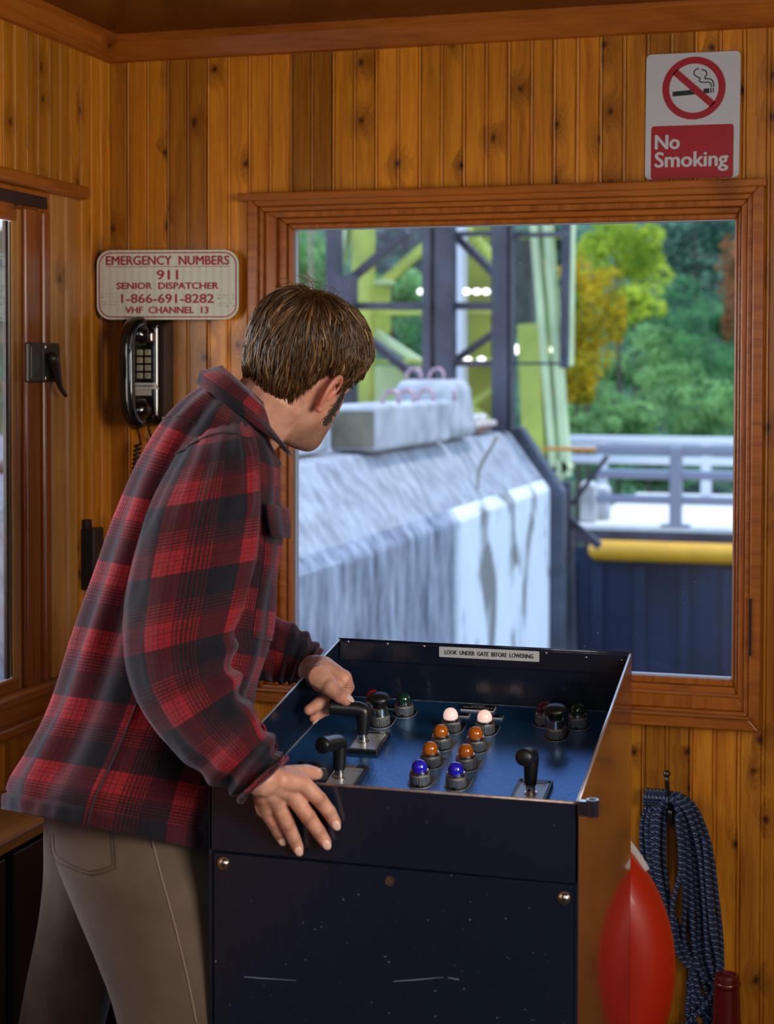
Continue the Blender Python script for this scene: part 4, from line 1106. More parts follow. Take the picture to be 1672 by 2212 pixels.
for r_ in range(4):
    for c_ in range(3):
        x, z = -1.4875 + c_*0.0180, 1.5925 - r_*0.0162
        k = MB().box((x - 0.006, yk - 0.006, z - 0.006), (x + 0.006, yk, z + 0.006)).build('key', M_key, ph, bevel=0.0012)
        t_ = ['123', '456', '789', '*0#'][r_][c_]
        text(t_, 'digit', frame_mat((x, yk - 0.0062, z), (1, 0, 0), (0, 0, 1), (0, -1, 0)), height=0.004, mat=M_ink, parent=k)
lbm = frame_mat((-1.4590, yk - 0.0015, 1.5225), (1, 0, 0.0), (0, 0, 1), (0, -1, 0))
mb = MB(); slab(mb, [(-0.026, -0.0065), (0.032, -0.0065), (0.0255, 0.0065), (-0.026, 0.0065)], 0, 0.0008, lbm); lp = mb.build('number_label', simple('paper_white', (0.62, 0.62, 0.60), 0.6), ph)
text('1-518-568-2636', 'lettering', lbm @ Matrix.Translation((-0.002, 0, 0.001)), width=0.046, height=0.0042, mat=M_ink, parent=lp, bold=0.0002)
MB().box((-1.484, yk - 0.0012, 1.5025), (-1.4445, yk, 1.5155)).build('number_card', simple('card_cream', (0.52, 0.50, 0.42), 0.6), ph)
# handset: a bowed grip with two turned-in cups
xh = -1.474
hs_pts = catmull([(xh + 0.012, YB - 0.070, 1.655), (xh + 0.002, YB - 0.098, 1.643), (xh - 0.001, YB - 0.112, 1.610), (xh, YB - 0.115, 1.55), (xh, YB - 0.112, 1.49), (xh + 0.002, YB - 0.100, 1.458), (xh + 0.010, YB - 0.075, 1.443)], 26)
mb = MB(); rings = []
n = len(hs_pts)
for i, p_ in enumerate(hs_pts):
    t_ = V(hs_pts[min(i+1, n-1)]) - V(hs_pts[max(i-1, 0)]); t_.normalize()
    sx = V((1, 0, 0)); sx = (sx - t_ * sx.dot(t_)).normalized(); sy = t_.cross(sx)
    e = abs(i/(n-1) - 0.5) * 2
    a_, b_ = 0.0165 + 0.006*e**3, 0.0115 + 0.005*e**2
    if i in (0, n-1): a_, b_ = a_*0.7, b_*0.7
    rings.append([V(p_) + sx * (math.copysign(abs(math.cos(q_))**0.75, math.cos(q_)) * a_) + sy * (math.copysign(abs(math.sin(q_))**0.75, math.sin(q_)) * b_) for q_ in np.linspace(0, 2*math.pi, 25)[:-1]])
mb.loft(rings); hs = mb.build('handset', M_ph, ph, smooth=True)
for zc2, s_ in ((1.632, 1), (1.470, -1)):
    d_ = V((0.55, 0.80, -0.25*s_)).normalized(); a_ = d_.orthogonal().normalized()
    MB().lathe([(0.012, -0.012), (0.0190, 0.004), (0.0215, 0.016), (0.0205, 0.026), (0.014, 0.031), (0.0003, 0.032)], frame_mat((xh + 0.008, YB - 0.096, zc2), a_, d_.cross(a_), d_), 26).build('earpiece' if s_ > 0 else 'mouthpiece', M_ph, hs, smooth=True)
MB().box((-1.4590, yk - 0.022, 1.614), (-1.4330, yk - 0.002, 1.634)).build('hook_switch', M_chrome, ph, bevel=0.003)
# cords
MB().tube(catmull([(-1.477, YB - 0.075, 1.445), (-1.478, YB - 0.050, 1.42), (-1.4800, YB - 0.038, 1.400)], 10), 0.0022, 8).build('cord', M_bplastic, ph, smooth=True)
hx = [V((-1.4868 + 0.0068*math.cos(a) - 0.0010*a/6.3, YB - 0.036 + 0.0068*math.sin(a), 1.400 - 0.0092*a/6.283)) for a in np.linspace(0, 2*math.pi*24, 24*12)]
MB().tube(hx, 0.0026, 6).build('coiled_cord', M_bplastic, ph, smooth=True)
MB().tube(catmull([(-1.462, YB - 0.035, 1.438), (-1.461, YB - 0.028, 1.415), (-1.453, YB - 0.012, 1.395), (-1.443, YB - 0.006, 1.34)], 12), 0.0026, 8).build('cord', M_bplastic, ph, smooth=True)

# --- window latch on the left jamb
M_brz = simple('dark_bronze', (0.050, 0.042, 0.034), 0.38, metal=0.6, bump=0.05, bscale=300)
xs = XL + 0.008
wl = thing('window_latch', 'dark bronze lever latch on the left window stile', 'latch', (xs, 2.920, 1.57))
MB().box((xs, 2.870, 1.531), (xs + 0.010, 2.921, 1.608)).build('keeper_plate', M_brz, wl, bevel=0.003)
MB().hexa([(xs + 0.010, 2.874, 1.540), (xs + 0.010, 2.895, 1.560), (xs + 0.010, 2.895, 1.580), (xs + 0.010, 2.874, 1.600), (xs + 0.012, 2.874, 1.541), (xs + 0.020, 2.894, 1.561), (xs + 0.020, 2.894, 1.579), (xs + 0.012, 2.874, 1.599)]).build('keeper_wedge', M_brz, wl)
MB().box((xs, 2.924, 1.531), (xs + 0.011, 2.995, 1.608)).build('latch_body', M_brz, wl, bevel=0.004)
cpt = catmull([(xs + 0.018, 2.948, 1.577), (xs + 0.019, 2.956, 1.560), (xs + 0.021, 2.966, 1.535), (xs + 0.023, 2.974, 1.518), (xs + 0.026, 2.987, 1.505)], 16)
MB().tube(cpt, np.interp(np.linspace(0, 1, 16), [0, 0.2, 0.5, 0.8, 1], [0.014, 0.012, 0.007, 0.0045, 0.004]), 12, dome=True).build('latch_lever', M_brz, wl, smooth=True)
for z in (1.539, 1.600):
    MB().lathe([(0.0045, 0), (0.0042, 0.0012), (0.0003, 0.0018)], frame_mat((xs + 0.011, 2.932, z), (0, 1, 0), (0, 0, 1), (1, 0, 0)), 14).build('screw', M_chrome, wl)

# --- black bracket low beside the corner
bk = thing('wall_bracket', 'small black metal bracket on the left wall, half behind the man\'s back', 'bracket', (XL, 3.145, 1.2))
MB().box((XL, 3.122, 1.226), (XL + 0.012, 3.148, 1.246)).build('mounting_tab', M_black, bk, bevel=0.002)
MB().box((XL, 3.118, 1.10), (XL + 0.030, 3.165, 1.228)).build('bracket_body', M_black, bk, bevel=0.003)

# --- hook, rope, ring buoy, red cylinder
hk_ = thing('coat_hook', 'brass coat hook with a ball tip holding the rope coil', 'hook', (-0.365, YB, 0.69))
M_brass = simple('aged_brass', (0.20, 0.14, 0.05), 0.4, metal=0.8, var=0.4, vscale=60)
MB().loft([[V((-0.365 + x, YB - 0.0005, 0.690 + z)) for x, z in ((0, -0.033), (0.016, 0.0), (0.011, 0.028), (-0.011, 0.028), (-0.016, 0.0))], [V((-0.365 + x, YB - 0.004, 0.690 + z)) for x, z in ((0, -0.033), (0.016, 0.0), (0.011, 0.028), (-0.011, 0.028), (-0.016, 0.0))]]).build('hook_plate', M_brass, hk_)
M_pew = simple('pewter', (0.10, 0.10, 0.09), 0.35, metal=0.9)
MB().tube(catmull([(-0.365, YB - 0.003, 0.695), (-0.367, YB - 0.018, 0.702), (-0.370, YB - 0.040, 0.735), (-0.372, YB - 0.052, 0.775)], 14), 0.0042, 10).build('hook_arm', M_pew, hk_, smooth=True)
MB().sphere((-0.372, YB - 0.053, 0.781), 0.0075).build('ball_tip', M_pew, hk_, smooth=True)
MB().tube(catmull([(-0.365, YB - 0.003, 0.685), (-0.366, YB - 0.020, 0.678), (-0.366, YB - 0.036, 0.690), (-0.366, YB - 0.042, 0.708)], 10), 0.0045, 10).build('lower_prong', M_pew, hk_, smooth=True)
for dx, dz in ((0.009, 0.012), (0, -0.022)):
    MB().lathe([(0.0032, 0), (0.0028, 0.0015), (0.0003, 0.002)], frame_mat((-0.365 + dx, YB - 0.004, 0.690 + dz), (1, 0, 0), (0, 0, 1), (0, -1, 0)), 12).build('screw', M_brass, hk_)

def rope_tube(mb, uvs, pts, r=0.0048, seg=10):
    """tube with (around, along) UVs"""
    n0 = len(mb.v); f0 = len(mb.f)
    mb.tube(pts, r, seg)
    L = [0.0]
    for a, b in zip(pts[:-1], pts[1:]): L.append(L[-1] + (V(b) - V(a)).length)
    for i in range(len(pts) - 1):
        for j in range(seg):
            uvs.append([(j/seg, L[i]), ((j+1)/seg, L[i]), ((j+1)/seg, L[i+1]), (j/seg, L[i+1])])
    uvs.append([(0, 0)] * seg); uvs.append([(0, 0)] * seg)
def rope_mat():
    m, nt, b = pbsdf('blue_white_rope')
    t = N(nt, 'ShaderNodeTexCoord'); sp = N(nt, 'ShaderNodeSeparateXYZ'); nt.links.new(t.outputs['UV'], sp.inputs[0])
    ph_ = math_(nt, 'ADD', sp.outputs['X'], math_(nt, 'MULTIPLY', sp.outputs['Y'], 85.0))
    ph2 = math_(nt, 'SUBTRACT', math_(nt, 'MULTIPLY', sp.outputs['X'], 2.0), math_(nt, 'MULTIPLY', sp.outputs['Y'], 170.0))
    f = math_(nt, 'FRACT', ph_)
    c = ramp(nt, f, [(0.0, (0.012, 0.034, 0.11)), (0.40, (0.018, 0.050, 0.15)), (0.45, (0.22, 0.24, 0.28)), (0.58, (0.26, 0.28, 0.32)), (0.63, (0.012, 0.030, 0.10))])
    nt.links.new(c, b.inputs['Base Color']); b.inputs['Roughness'].default_value = 0.75
    bp = N(nt, 'ShaderNodeBump'); bp.inputs['Strength'].default_value = 0.8; bp.inputs['Distance'].default_value = 0.0015
    s_ = math_(nt, 'SINE', math_(nt, 'MULTIPLY', ph2, 6.283)); nt.links.new(s_, bp.inputs['Height']); nt.links.new(bp.outputs[0], b.inputs['Normal'])
    return m
mb = MB(); uvs = []
rr = random.Random(5)
top = V((-0.372, YB - 0.030, 0.722))
loops = [(-0.052, 0.090, 0.62), (-0.044, 0.076, 0.60), (-0.037, 0.066, 0.585), (-0.031, 0.094, 0.58), (-0.024, 0.056, 0.57), (-0.018, 0.085, 0.56), (-0.012, 0.048, 0.55), (-0.050, 0.110, 0.545), (-0.008, 0.070, 0.54), (-0.041, 0.100, 0.60), (-0.028, 0.040, 0.50)]
for i, (xl, xr, dpt) in enumerate(loops):
    yo = -0.010 - 0.0055 * (i % 6)
    zt = top.z + 0.004 + 0.0035 * (i % 4)
    zb = 0.335 - 0.012 * (i % 5)
    xb = -0.31 + 0.012 * (i % 3)
    pts = [(top.x + 0.004, YB + yo - 0.008, zt), (top.x + xl*0.55, YB + yo - 0.006, zt - 0.010), (top.x + xl, YB + yo, zt - 0.055), (top.x + xl*0.9 + rr.uniform(-.004, .004), YB + yo, zt - 0.14),
           (top.x + xl*0.6 + 0.018, YB + yo, zt - 0.24), (top.x + xl*0.25 + 0.055, YB + yo, zt - 0.33), (xb - 0.022, YB + yo, zb + 0.02), (xb, YB + yo, zb - 0.012), (xb + 0.022 + rr.uniform(-.006, .006), YB + yo, zb + 0.02),
           (top.x + xr*0.98 + rr.uniform(-.006, .006), YB + yo, zt - 0.30), (top.x + xr*0.85, YB + yo, zt - 0.20), (top.x + xr*0.72, YB + yo, zt - 0.10), (top.x + xr*0.5, YB + yo - 0.003, zt - 0.032), (top.x + xr*0.25, YB + yo - 0.008, zt - 0.004), (top.x + 0.004, YB + yo - 0.008, zt)]
    rope_tube(mb, uvs, [tuple(q_) for q_ in catmull(pts, 64)])
# wrapped turns left of the hook, and two loose crossing strands
for k in range(6):
    c_ = V((top.x - 0.042 + k * 0.0072, YB - 0.030, top.z + 0.006))
    rope_tube(mb, uvs, [tuple(c_ + V((0.002*math.sin(a), 0.014*math.cos(a), 0.013*math.sin(a)))) for a in np.linspace(0, 2*math.pi, 18)], 0.0042)
rope_tube(mb, uvs, [tuple(q_) for q_ in catmull([(-0.352, YB - 0.046, 0.70), (-0.345, YB - 0.047, 0.60), (-0.360, YB - 0.048, 0.52), (-0.352, YB - 0.046, 0.44), (-0.322, YB - 0.042, 0.40)], 40)])
rope_tube(mb, uvs, [tuple(q_) for q_ in catmull([(-0.300, YB - 0.046, 0.66), (-0.292, YB - 0.047, 0.56), (-0.284, YB - 0.047, 0.48), (-0.272, YB - 0.046, 0.42), (-0.282, YB - 0.046, 0.36), (-0.318, YB - 0.044, 0.31), (-0.345, YB - 0.04, 0.285), (-0.375, YB - 0.036, 0.283)], 50)])
me = mb.mesh('rope_coil')
uvl = me.uv_layers.new(name='UVMap')
k = 0
for fuv in uvs:
    for q_ in fuv:
        uvl.data[k].uv = q_; k += 1
ro_ = link('rope_coil', me, rope_mat(), smooth=True)
tag(ro_, 'coil of blue and white rope hanging on the brass hook', 'rope')

rb = thing('ring_buoy', 'orange-red ring buoy with white grab rope, half behind the console', 'life buoy', (-0.565, 2.645, 0.3))
yb_ = 2.652
e_ = on(1460, 2098, 1, yb_)
RB, rt = 0.212, 0.066
cb2 = V((e_.x - RB - rt, yb_, e_.z))
rings = []
for a in np.linspace(0, 2*math.pi, 73)[:-1]:
    c_ = cb2 + V((RB*math.cos(a), 0, RB*math.sin(a))); o_ = V((math.cos(a), 0, math.sin(a)))
    rings.append([c_ + o_ * (rt*math.cos(b)) + V((0, 1, 0)) * (rt*math.sin(b)) for b in np.linspace(0, 2*math.pi, 25)[:-1]])
mb = MB(); mb.loft(rings + rings[:1], cap=False)
mb.build('buoy_body', simple('orange_red_vinyl', (0.52, 0.020, 0.004), 0.42, bump=0.15, bscale=90, coat=0.2), rb, smooth=True)
M_rope = simple('white_rope', (0.62, 0.60, 0.58), 0.8, bump=1.0, bscale=260)
for a0 in (0.15, 0.15 + math.pi/2, 0.15 + math.pi, 0.15 + 1.5*math.pi):
    pts = []
    for q_ in np.linspace(0, 1, 24):
        a = a0 + 0.45 + q_ * (0.72 if a0 < 1 else 0.45)
        R_ = RB + rt - 0.001 + 0.005 * math.sin(q_ * math.pi)
        pts.append(cb2 + V((R_*math.cos(a), 0.004, R_*math.sin(a))))
    MB().tube(pts, 0.0075, 9).build('grab_rope', M_rope, rb, smooth=True)
    ca = a0 + 0.33
    rg = []
    for a in np.linspace(ca - 0.10, ca + 0.10, 6):
        o_ = V((math.cos(a), 0, math.sin(a))); rg.append([cb2 + o_*RB + o_*((rt + 0.0015)*math.cos(b)) + V((0, 1, 0))*((rt + 0.0015)*math.sin(b)) for b in np.linspace(0, 2*math.pi, 25)[:-1]])
    mb = MB().loft(rg); mb.build('white_band', M_swht, rb, smooth=True) if a0 > 1 else None

rc = thing('red_cylinder', 'dark red metal cylinder standing at the wall, right of the rope', 'cylinder', (-0.245, YB - 0.05, 0))
M_rcy = simple('dark_red_enamel', (0.12, 0.005, 0.007), 0.35, coat=0.4)
MB().lathe([(0.040, 0.0), (0.040, 0.01), (0.032, 0.20), (0.024, 0.385), (0.0235, 0.402), (0.0220, 0.408), (0.017, 0.409), (0.016, 0.402), (0.0005, 0.400)], Matrix.Translation((-0.254, YB - 0.066, 0)), 32).build('cylinder_body', M_rcy, rc, smooth='auto')
MB().lathe([(0.0242, 0.384), (0.0256, 0.388), (0.0254, 0.394), (0.0236, 0.396)], Matrix.Translation((-0.254, YB - 0.066, 0)), 32).build('rim_band', M_rcy, rc, smooth=True)

# --- unseen fill light added behind the camera to brighten the room
cl = thing('fill_panel', 'unseen square fill panel added on the ceiling behind the camera', 'fill light', (0.0, 0.2, ZC))
MB().box((-0.25, -0.05, ZC - 0.035), (0.25, 0.45, ZC)).build('fill_panel_frame', M_white, cl, bevel=0.004)
MB().box((-0.23, -0.03, ZC - 0.040), (0.23, 0.43, ZC - 0.034)).build('fill_panel_glow', simple('fill_glow_opal', (1.0, 0.86, 0.66), 0.5, emit=1.5), cl)
lamp('fill_panel_light', 'AREA', (0.0, 0.2, ZC - 0.05), (0, 0, 0), 4, (1.0, 0.84, 0.62), shape='RECTANGLE', size=0.44, size_y=0.44)
# ================================================================== THE MAN
man = thing('person', 'man in a red and black plaid shirt leaning over the console, gripping a lever', 'person', (-1.0, 2.25, 0))
HD_D = 2.57
# ---- head frame (right, forward, up) in world
def head_axes(phi, p, ro):
    phi, p, ro = [math.radians(a) for a in (phi, p, ro)]
    cvt = lambda a: IR * a[0] + V((0, 0, 1)) * a[1] + IF * a[2]
    Fh = cvt((math.cos(phi)*math.cos(p), -math.sin(p), math.sin(phi)*math.cos(p))).normalized()
    R0 = cvt((math.sin(phi), 0, -math.cos(phi))).normalized()
    U0 = R0.cross(Fh)
    R = R0*math.cos(ro) + U0*math.sin(ro); U = U0*math.cos(ro) - R0*math.sin(ro)
    return R, Fh, U
HR, HF, HU = head_axes(52, 15, -22)
EARPX = (705, 852)
ear_c = dep(*EARPX, 2.49)
HO = ear_c - HR * 0.0725 + HF * 0.006
HSC = 0.905
HM = frame_mat(HO, HR, HF, HU) @ Matrix.Scale(HSC, 4)
HMi = HM.inverted()
def hp(x, y, z): return HM @ V((x, y, z))

head_tab = np.array([  # z, front, back, halfwidth
    (-.113, .074, .028, .012), (-.111, .086, .012, .028), (-.104, .092, -.002, .042), (-.092, .095, -.012, .052), (-.075, .0935, -.028, .0590), (-.052, .094, -.048, .0640),
    (-.028, .0925, -.068, .0680), (0, .091, -.085, .0715), (.022, .0885, -.095, .0740), (.046, .0935, -.101, .0760), (.072, .0895, -.103, .0765),
    (.096, .077, -.097, .0710), (.115, .058, -.083, .0590), (.129, .030, -.058, .0400), (.136, .000, -.030, .0140)])
ht = catmull(head_tab, 70)
mb = MB(); rings = []
for z, yf, yb2, wd in ht:
    ring = []
    cyy2 = (yf + yb2) / 2
    for k in range(56):
        a = 2*math.pi*k/56
        s_, c_ = math.sin(a), math.cos(a)
        e = 0.86
        x = wd * math.copysign(abs(s_)**e, s_)
        y = cyy2 + (yf - cyy2 if c_ > 0 else cyy2 - yb2) * math.copysign(abs(c_)**e, c_)
        if c_ > 0:
            g = math.exp(-(x/0.0105)**2)
            y += g * 0.030 * math.exp(-((z + 0.022)/0.017)**2) + g * 0.012 * math.exp(-((z - 0.004)/0.020)**2)        # nose
            y += math.exp(-(x/0.020)**2) * (0.006*math.exp(-((z + 0.0525)/0.0055)**2) + 0.006*math.exp(-((z + 0.0655)/0.006)**2))  # lips
            y += math.exp(-(x/0.018)**2) * 0.006 * math.exp(-((z + 0.098)/0.012)**2)
            y -= 0.011 * math.exp(-((abs(x) - 0.032)/0.014)**2) * math.exp(-((z - 0.018)/0.012)**2)                 # sockets
            y += 0.004 * math.exp(-((abs(x) - 0.030)/0.022)**2) * math.exp(-((z - 0.040)/0.008)**2)                 # brow
            y += 0.003 * math.exp(-((abs(x) - 0.045)/0.015)**2) * math.exp(-((z + 0.012)/0.014)**2)                 # cheekbone
        ring.append(hp(x, y, z))
    rings.append(ring)
BODY = MB()
BODY.loft(rings)
# jaw corner fullness and nostril wings
for s_ in (-1, 1):
    BODY.sphere(hp(s_*0.011, 0.108, -0.026), 0.0075)
    BODY.sphere(hp(s_*0.031, 0.076, 0.018), 0.0125)
# ears
def ear(s_):
    def ep(u, v_, o_):   # u back(-)/front(+), v up, o outward
        fl_ = 0.0125 * max(0, (0.012 - u) / 0.030)
        t_ = math.radians(-14)
        u, v_ = u*0.98, v_*0.98
        uu = u*math.cos(t_) - v_*math.sin(t_); vv = u*math.sin(t_) + v_*math.cos(t_)
        return hp(s_*(0.0730 + fl_ + o_), uu - 0.004, vv + 0.002)
    hel = [(0.012, 0.004), (0.013, 0.018), (0.009, 0.029), (0.000, 0.034), (-0.011, 0.032), (-0.019, 0.023), (-0.021, 0.010), (-0.018, -0.004), (-0.012, -0.016), (-0.004, -0.026)]
    pts = catmull(hel, 40)
    BODY.tube([ep(u, v_, 0.006) for u, v_ in pts], np.interp(np.linspace(0, 1, 40), [0, .15, .6, 1], [.0032, .0040, .0040, .0042]), 9, dome=True)
    BODY.sphere(ep(0.000, -0.029, 0.005), 0.0072)
    ah = catmull([(-0.002, 0.024), (-0.010, 0.016), (-0.0115, 0.003), (-0.007, -0.009), (0.001, -0.016)], 20)
    BODY.tube([ep(u, v_, 0.004) for u, v_ in ah], 0.0034, 8, dome=True)
    BODY.sphere(ep(0.0095, -0.004, 0.004), (0.0042, 0.0042, 0.0055))
    # the shell behind the rim
    R_ = []
    for rr_ in (0.05, 0.5, 1.0):
        R_.append((rr_, [(u*rr_ + -0.003*(1-rr_), v_*rr_) for u, v_ in [(hel[i][0], hel[i][1]) for i in range(len(hel))] + [(0.003, -0.030), (0.010, -0.014)]]))
    top_ = [[ep(u, v_, 0.0035) for u, v_ in q_] for _, q_ in R_]
    bot_ = [[ep(u, v_, -0.0045 if rr_ > .9 else -0.010) for u, v_ in q_] for rr_, q_ in R_]
    BODY.loft(top_[::1] + bot_[::-1])
ear(1); ear(-1)
# neck and trunk
N0 = hp(0, -0.030, -0.035)
N1 = dep(548, 905, 2.53); N2 = dep(478, 960, 2.53)
def limb(pts, rs, n=18, seg=20):
    P = catmull([tuple(p) for p in pts], n); R_ = np.interp(np.linspace(0, 1, n), np.linspace(0, 1, len(rs)), rs)
    BODY.tube([V(p) for p in P], R_, seg, dome=True)
limb([N0, N0.lerp(N1, 0.5) , N1, N2], [0.055, 0.054, 0.057, 0.062])
limb([hp(0.034, -0.02, -0.03), N1 + V((0.01, -0.030, -0.02))], [0.022, 0.022], 8)          # neck muscle on the near side
limb([dep(500, 985, 2.54), dep(420, 1180, 2.52), dep(340, 1500, 2.5), dep(275, 1760, 2.46)], [0.065, 0.085, 0.085, 0.09])
SHR, SHL = dep(468, 1020, 2.39), dep(500, 960, 2.70)
ELR, ELL = dep(392, 1440, 2.33), dep(455, 1380, 2.74)
WRR, WRL = dep(566, 1678, 2.165), dep(672, 1445, 2.66)
limb([SHR, SHR.lerp(ELR, .5), ELR], [0.040, 0.042, 0.036])
limb([ELR, ELR.lerp(WRR, .5), WRR], [0.036, 0.032, 0.027])
limb([SHL, SHL.lerp(ELL, .5), ELL], [0.040, 0.042, 0.036])
limb([ELL + FWD*0.02, ELL.lerp(WRL, .5) + FWD*0.012, WRL], [0.030, 0.026, 0.025])
HIPR, HIPL = dep(285, 1830, 2.40), dep(210, 1850, 2.575)
KNR, KNL = dep(390, 2400, 2.33), dep(85, 2420, 2.62)
ANR, ANL = dep(365, 3050, 2.28), dep(30, 2790, 2.64)
limb([HIPR, HIPR.lerp(KNR, .5), KNR], [0.055, 0.055, 0.04]); limb([KNR, KNR.lerp(ANR, .4), ANR], [0.04, 0.038, 0.034])
limb([HIPL, HIPL.lerp(KNL, .5), KNL], [0.050, 0.050, 0.04]); limb([KNL, KNL.lerp(ANL, .4), ANL], [0.04, 0.038, 0.034])
limb([ANR, ANR + V((0.09, 0.02, -0.045))], [0.035, 0.03], 6); limb([ANL, ANL + V((0.09, 0.02, -0.045))], [0.035, 0.03], 6)

# ---- hands: (pixel x, pixel y, depth) joints
NAILS = []; REDS = []; JOINTS = []
def finger(js, rs, nail=None):
    P = [dep(*j) for j in js]
    BODY.tube(P, rs, 14, dome=True)
    for p_, r_ in zip(P[1:-1], rs[1:-1]):
        BODY.sphere(p_, r_ * 1.06, seg=12, rings=8)
    REDS.append(P[1]); REDS.append(P[-1])
    nd = V(nail) if nail is not None else toC + V((0, 0, 0.3))
    for k in range(len(P) - 1):
        t_ = (P[k+1] - P[max(k-1, 0)]).normalized(); n_ = (nd - t_*nd.dot(t_)).normalized()
        BODY.sphere(P[k] + n_*rs[k]*(0.30 if k else 0.22), rs[k]*0.86, seg=12, rings=8)      # bony knuckle
        if k: JOINTS.append((np.array(P[k]), np.array(t_), np.array(n_), rs[k]))
    if nail is not None:
        d_ = (P[-1] - P[-2]).normalized(); n_ = V(nail); n_ = (n_ - d_ * n_.dot(d_)).normalized()
        NAILS.append((P[-1] + n_ * rs[-1] * 0.90 + d_ * rs[-1]*0.15, d_, n_, rs[-1]))
def fd(px, py, off):   # depth of the console front at this pixel, minus a standoff
    q_ = on(px, py, 1, 2.1); return (q_ - CAM).dot(FWD) - off
toC = -FWD
RH = dict(
    idx=[(652, 1690, .040), (690, 1727, .024), (711, 1754, .014), (724, 1777, .0088)],
    mid=[(627, 1711, .042), (666, 1765, .026), (688, 1796, .014), (703, 1819, .0088)],
    rng=[(600, 1736, .040), (621, 1779, .026), (635, 1811, .014), (644, 1832, .0085)],
    pky=[(573, 1748, .036), (590, 1776, .024), (601, 1797, .014), (608, 1812, .008)])
RR = dict(idx=[.0118, .0103, .0095, .0082], mid=[.0120, .0106, .0096, .0084], rng=[.0116, .0100, .0091, .0080], pky=[.0104, .0088, .0080, .0070])
for k_, js in RH.items():
    J = [(x, y, fd(x, y, o)) for x, y, o in js]
    finger(J, RR[k_], toC + V((0, 0, 0.15)))
    P0 = dep(*J[0])
    BODY.tube([WRR.lerp(P0, .15) + toC*0.0125, WRR.lerp(P0, .55) + toC*0.0155, P0 + toC*0.0085], [0.0030, 0.0030, 0.0042], 8, dome=True)   # tendon
    BODY.tube([WRR + (P0 - WRR)*0.05, WRR.lerp(P0, 0.5) + toC*0.004, P0], [0.0155, 0.0150, 0.0125], 14, dome=True)
kn = [dep(x, y, fd(x, y, o)) for x, y, o in (RH['idx'][0], RH['mid'][0], RH['rng'][0], RH['pky'][0])]
for a_, b_ in zip(kn[:-1], kn[1:]):
    m_ = (a_ + b_)/2
    BODY.tube([WRR.lerp(m_, .15), WRR.lerp(m_, .6) - toC*0.003, m_ - toC*0.004 + (WRR - m_)*0.10], [0.014, 0.014, 0.0115], 12, dome=True)
# thumb of the near hand lies along the panel side of the rim
th0 = WRR.lerp(kn[0], 0.35) + V((0.004, 0.012, 0.0))
BODY.tube([th0, dep(640, 1672, 2.205), dep(664, 1668, 2.225), dep(684, 1671, 2.235)], [0.0150, 0.0125, 0.0108, 0.0088], 14, dome=True)
d_ = (dep(684, 1671, 2.235) - dep(664, 1668, 2.225)).normalized()
NAILS.append((dep(684, 1671, 2.235) + V((0.001, -0.003, 0.0062)), d_, V((0, -0.3, 1)), 0.0088))
# far hand: fist over the lever, thumb on top
LD = (L1TOP - CAM).dot(FWD)
BODY.tube([WRL, dep(700, 1452, LD + .035), dep(742, 1464, LD + .026)], [0.026, 0.020, 0.0130], 16, dome=True)
BODY.tube([WRL, dep(695, 1470, LD + .020), dep(728, 1478, LD + .016)], [0.024, 0.0185, 0.0125], 16, dome=True)
BODY.tube([WRL, dep(700, 1440, LD + .055), dep(735, 1460, LD + .048)], [0.022, 0.0165, 0.0125], 16, dome=True)
BODY.tube([WRL, dep(690, 1462, LD + .000), dep(716, 1486, LD - .004)], [0.021, 0.0175, 0.0130], 16, dome=True)
finger([(712, 1484, LD - .006), (733, 1502, LD - .012), (747, 1513, LD - .008)], [.0130, .0112, .0090], V((0, 0, 1)) + toC*0.6)
finger([(744, 1464, LD + .026), (751, 1484, LD + .034), (742, 1506, LD + .024), (733, 1516, LD + .016)], [.0120, .0105, .0095, .0085])
finger([(740, 1462, LD + .040), (745, 1492, LD + .050), (722, 1516, LD + .036), (698, 1522, LD + .020)], [.0120, .0108, .0100, .0090])
finger([(724, 1478, LD + .034), (718, 1506, LD + .034), (690, 1519, LD + .010), (667, 1534, LD - .004)], [.0115, .0108, .0100, .0084])
finger([(722, 1480, LD + .048), (724, 1516, LD + .046), (702, 1534, LD + .026), (677, 1551, LD + .012)], [.0105, .0098, .0090, .0074], V((0, 0, -1)) + toC*0.8)

def remesh(mb, voxel, smooth=0, factor=0.5):
    me = mb.mesh('tmp_remesh')
    bm = bmesh.new(); bm.from_mesh(me); bmesh.ops.recalc_face_normals(bm, faces=bm.faces); bm.to_mesh(me); bm.free()
    o = bpy.data.objects.new('tmp_remesh', me); COL.objects.link(o)
    m = o.modifiers.new('r', 'REMESH'); m.mode = 'VOXEL'; m.voxel_size = voxel
    if smooth:
        s_ = o.modifiers.new('s', 'SMOOTH'); s_.iterations = smooth; s_.factor = factor
    dg = bpy.context.evaluated_depsgraph_get()
    out = bpy.data.meshes.new_from_object(o.evaluated_get(dg))
    bpy.data.objects.remove(o); bpy.data.meshes.remove(me)
    return out
body_me = remesh(BODY, 0.0019, 3, 0.5)
body_me.name = 'body'
# skin: stubble on the jaw and warmth on ears and knuckles, kept as a vertex attribute
co = np.zeros(len(body_me.vertices) * 3); body_me.vertices.foreach_get('co', co); co = co.reshape(-1, 3)
Hm = np.array(HMi); loc = co @ Hm[:3, :3].T + Hm[:3, 3]
near = (np.abs(loc) < 0.17).all(1)
z_, y_l, x_l = loc[:, 2], loc[:, 1], loc[:, 0]
stub = np.clip((-0.040 - z_ + 0.25*(y_l - 0.03))/0.02, 0, 1) * np.clip((y_l + 0.012)/0.03, 0, 1) * np.clip((z_ + 0.145)/0.02, 0, 1) * near
burn = np.exp(-((y_l - 0.046 - 0.10*z_)/0.0095)**2) * np.clip((0.045 - z_)/0.02, 0, 1) * np.clip((z_ + 0.047)/0.012, 0, 1) * (np.abs(x_l) > 0.05) * (np.abs(x_l) < 0.0765) * (y_l > 0.022) * near
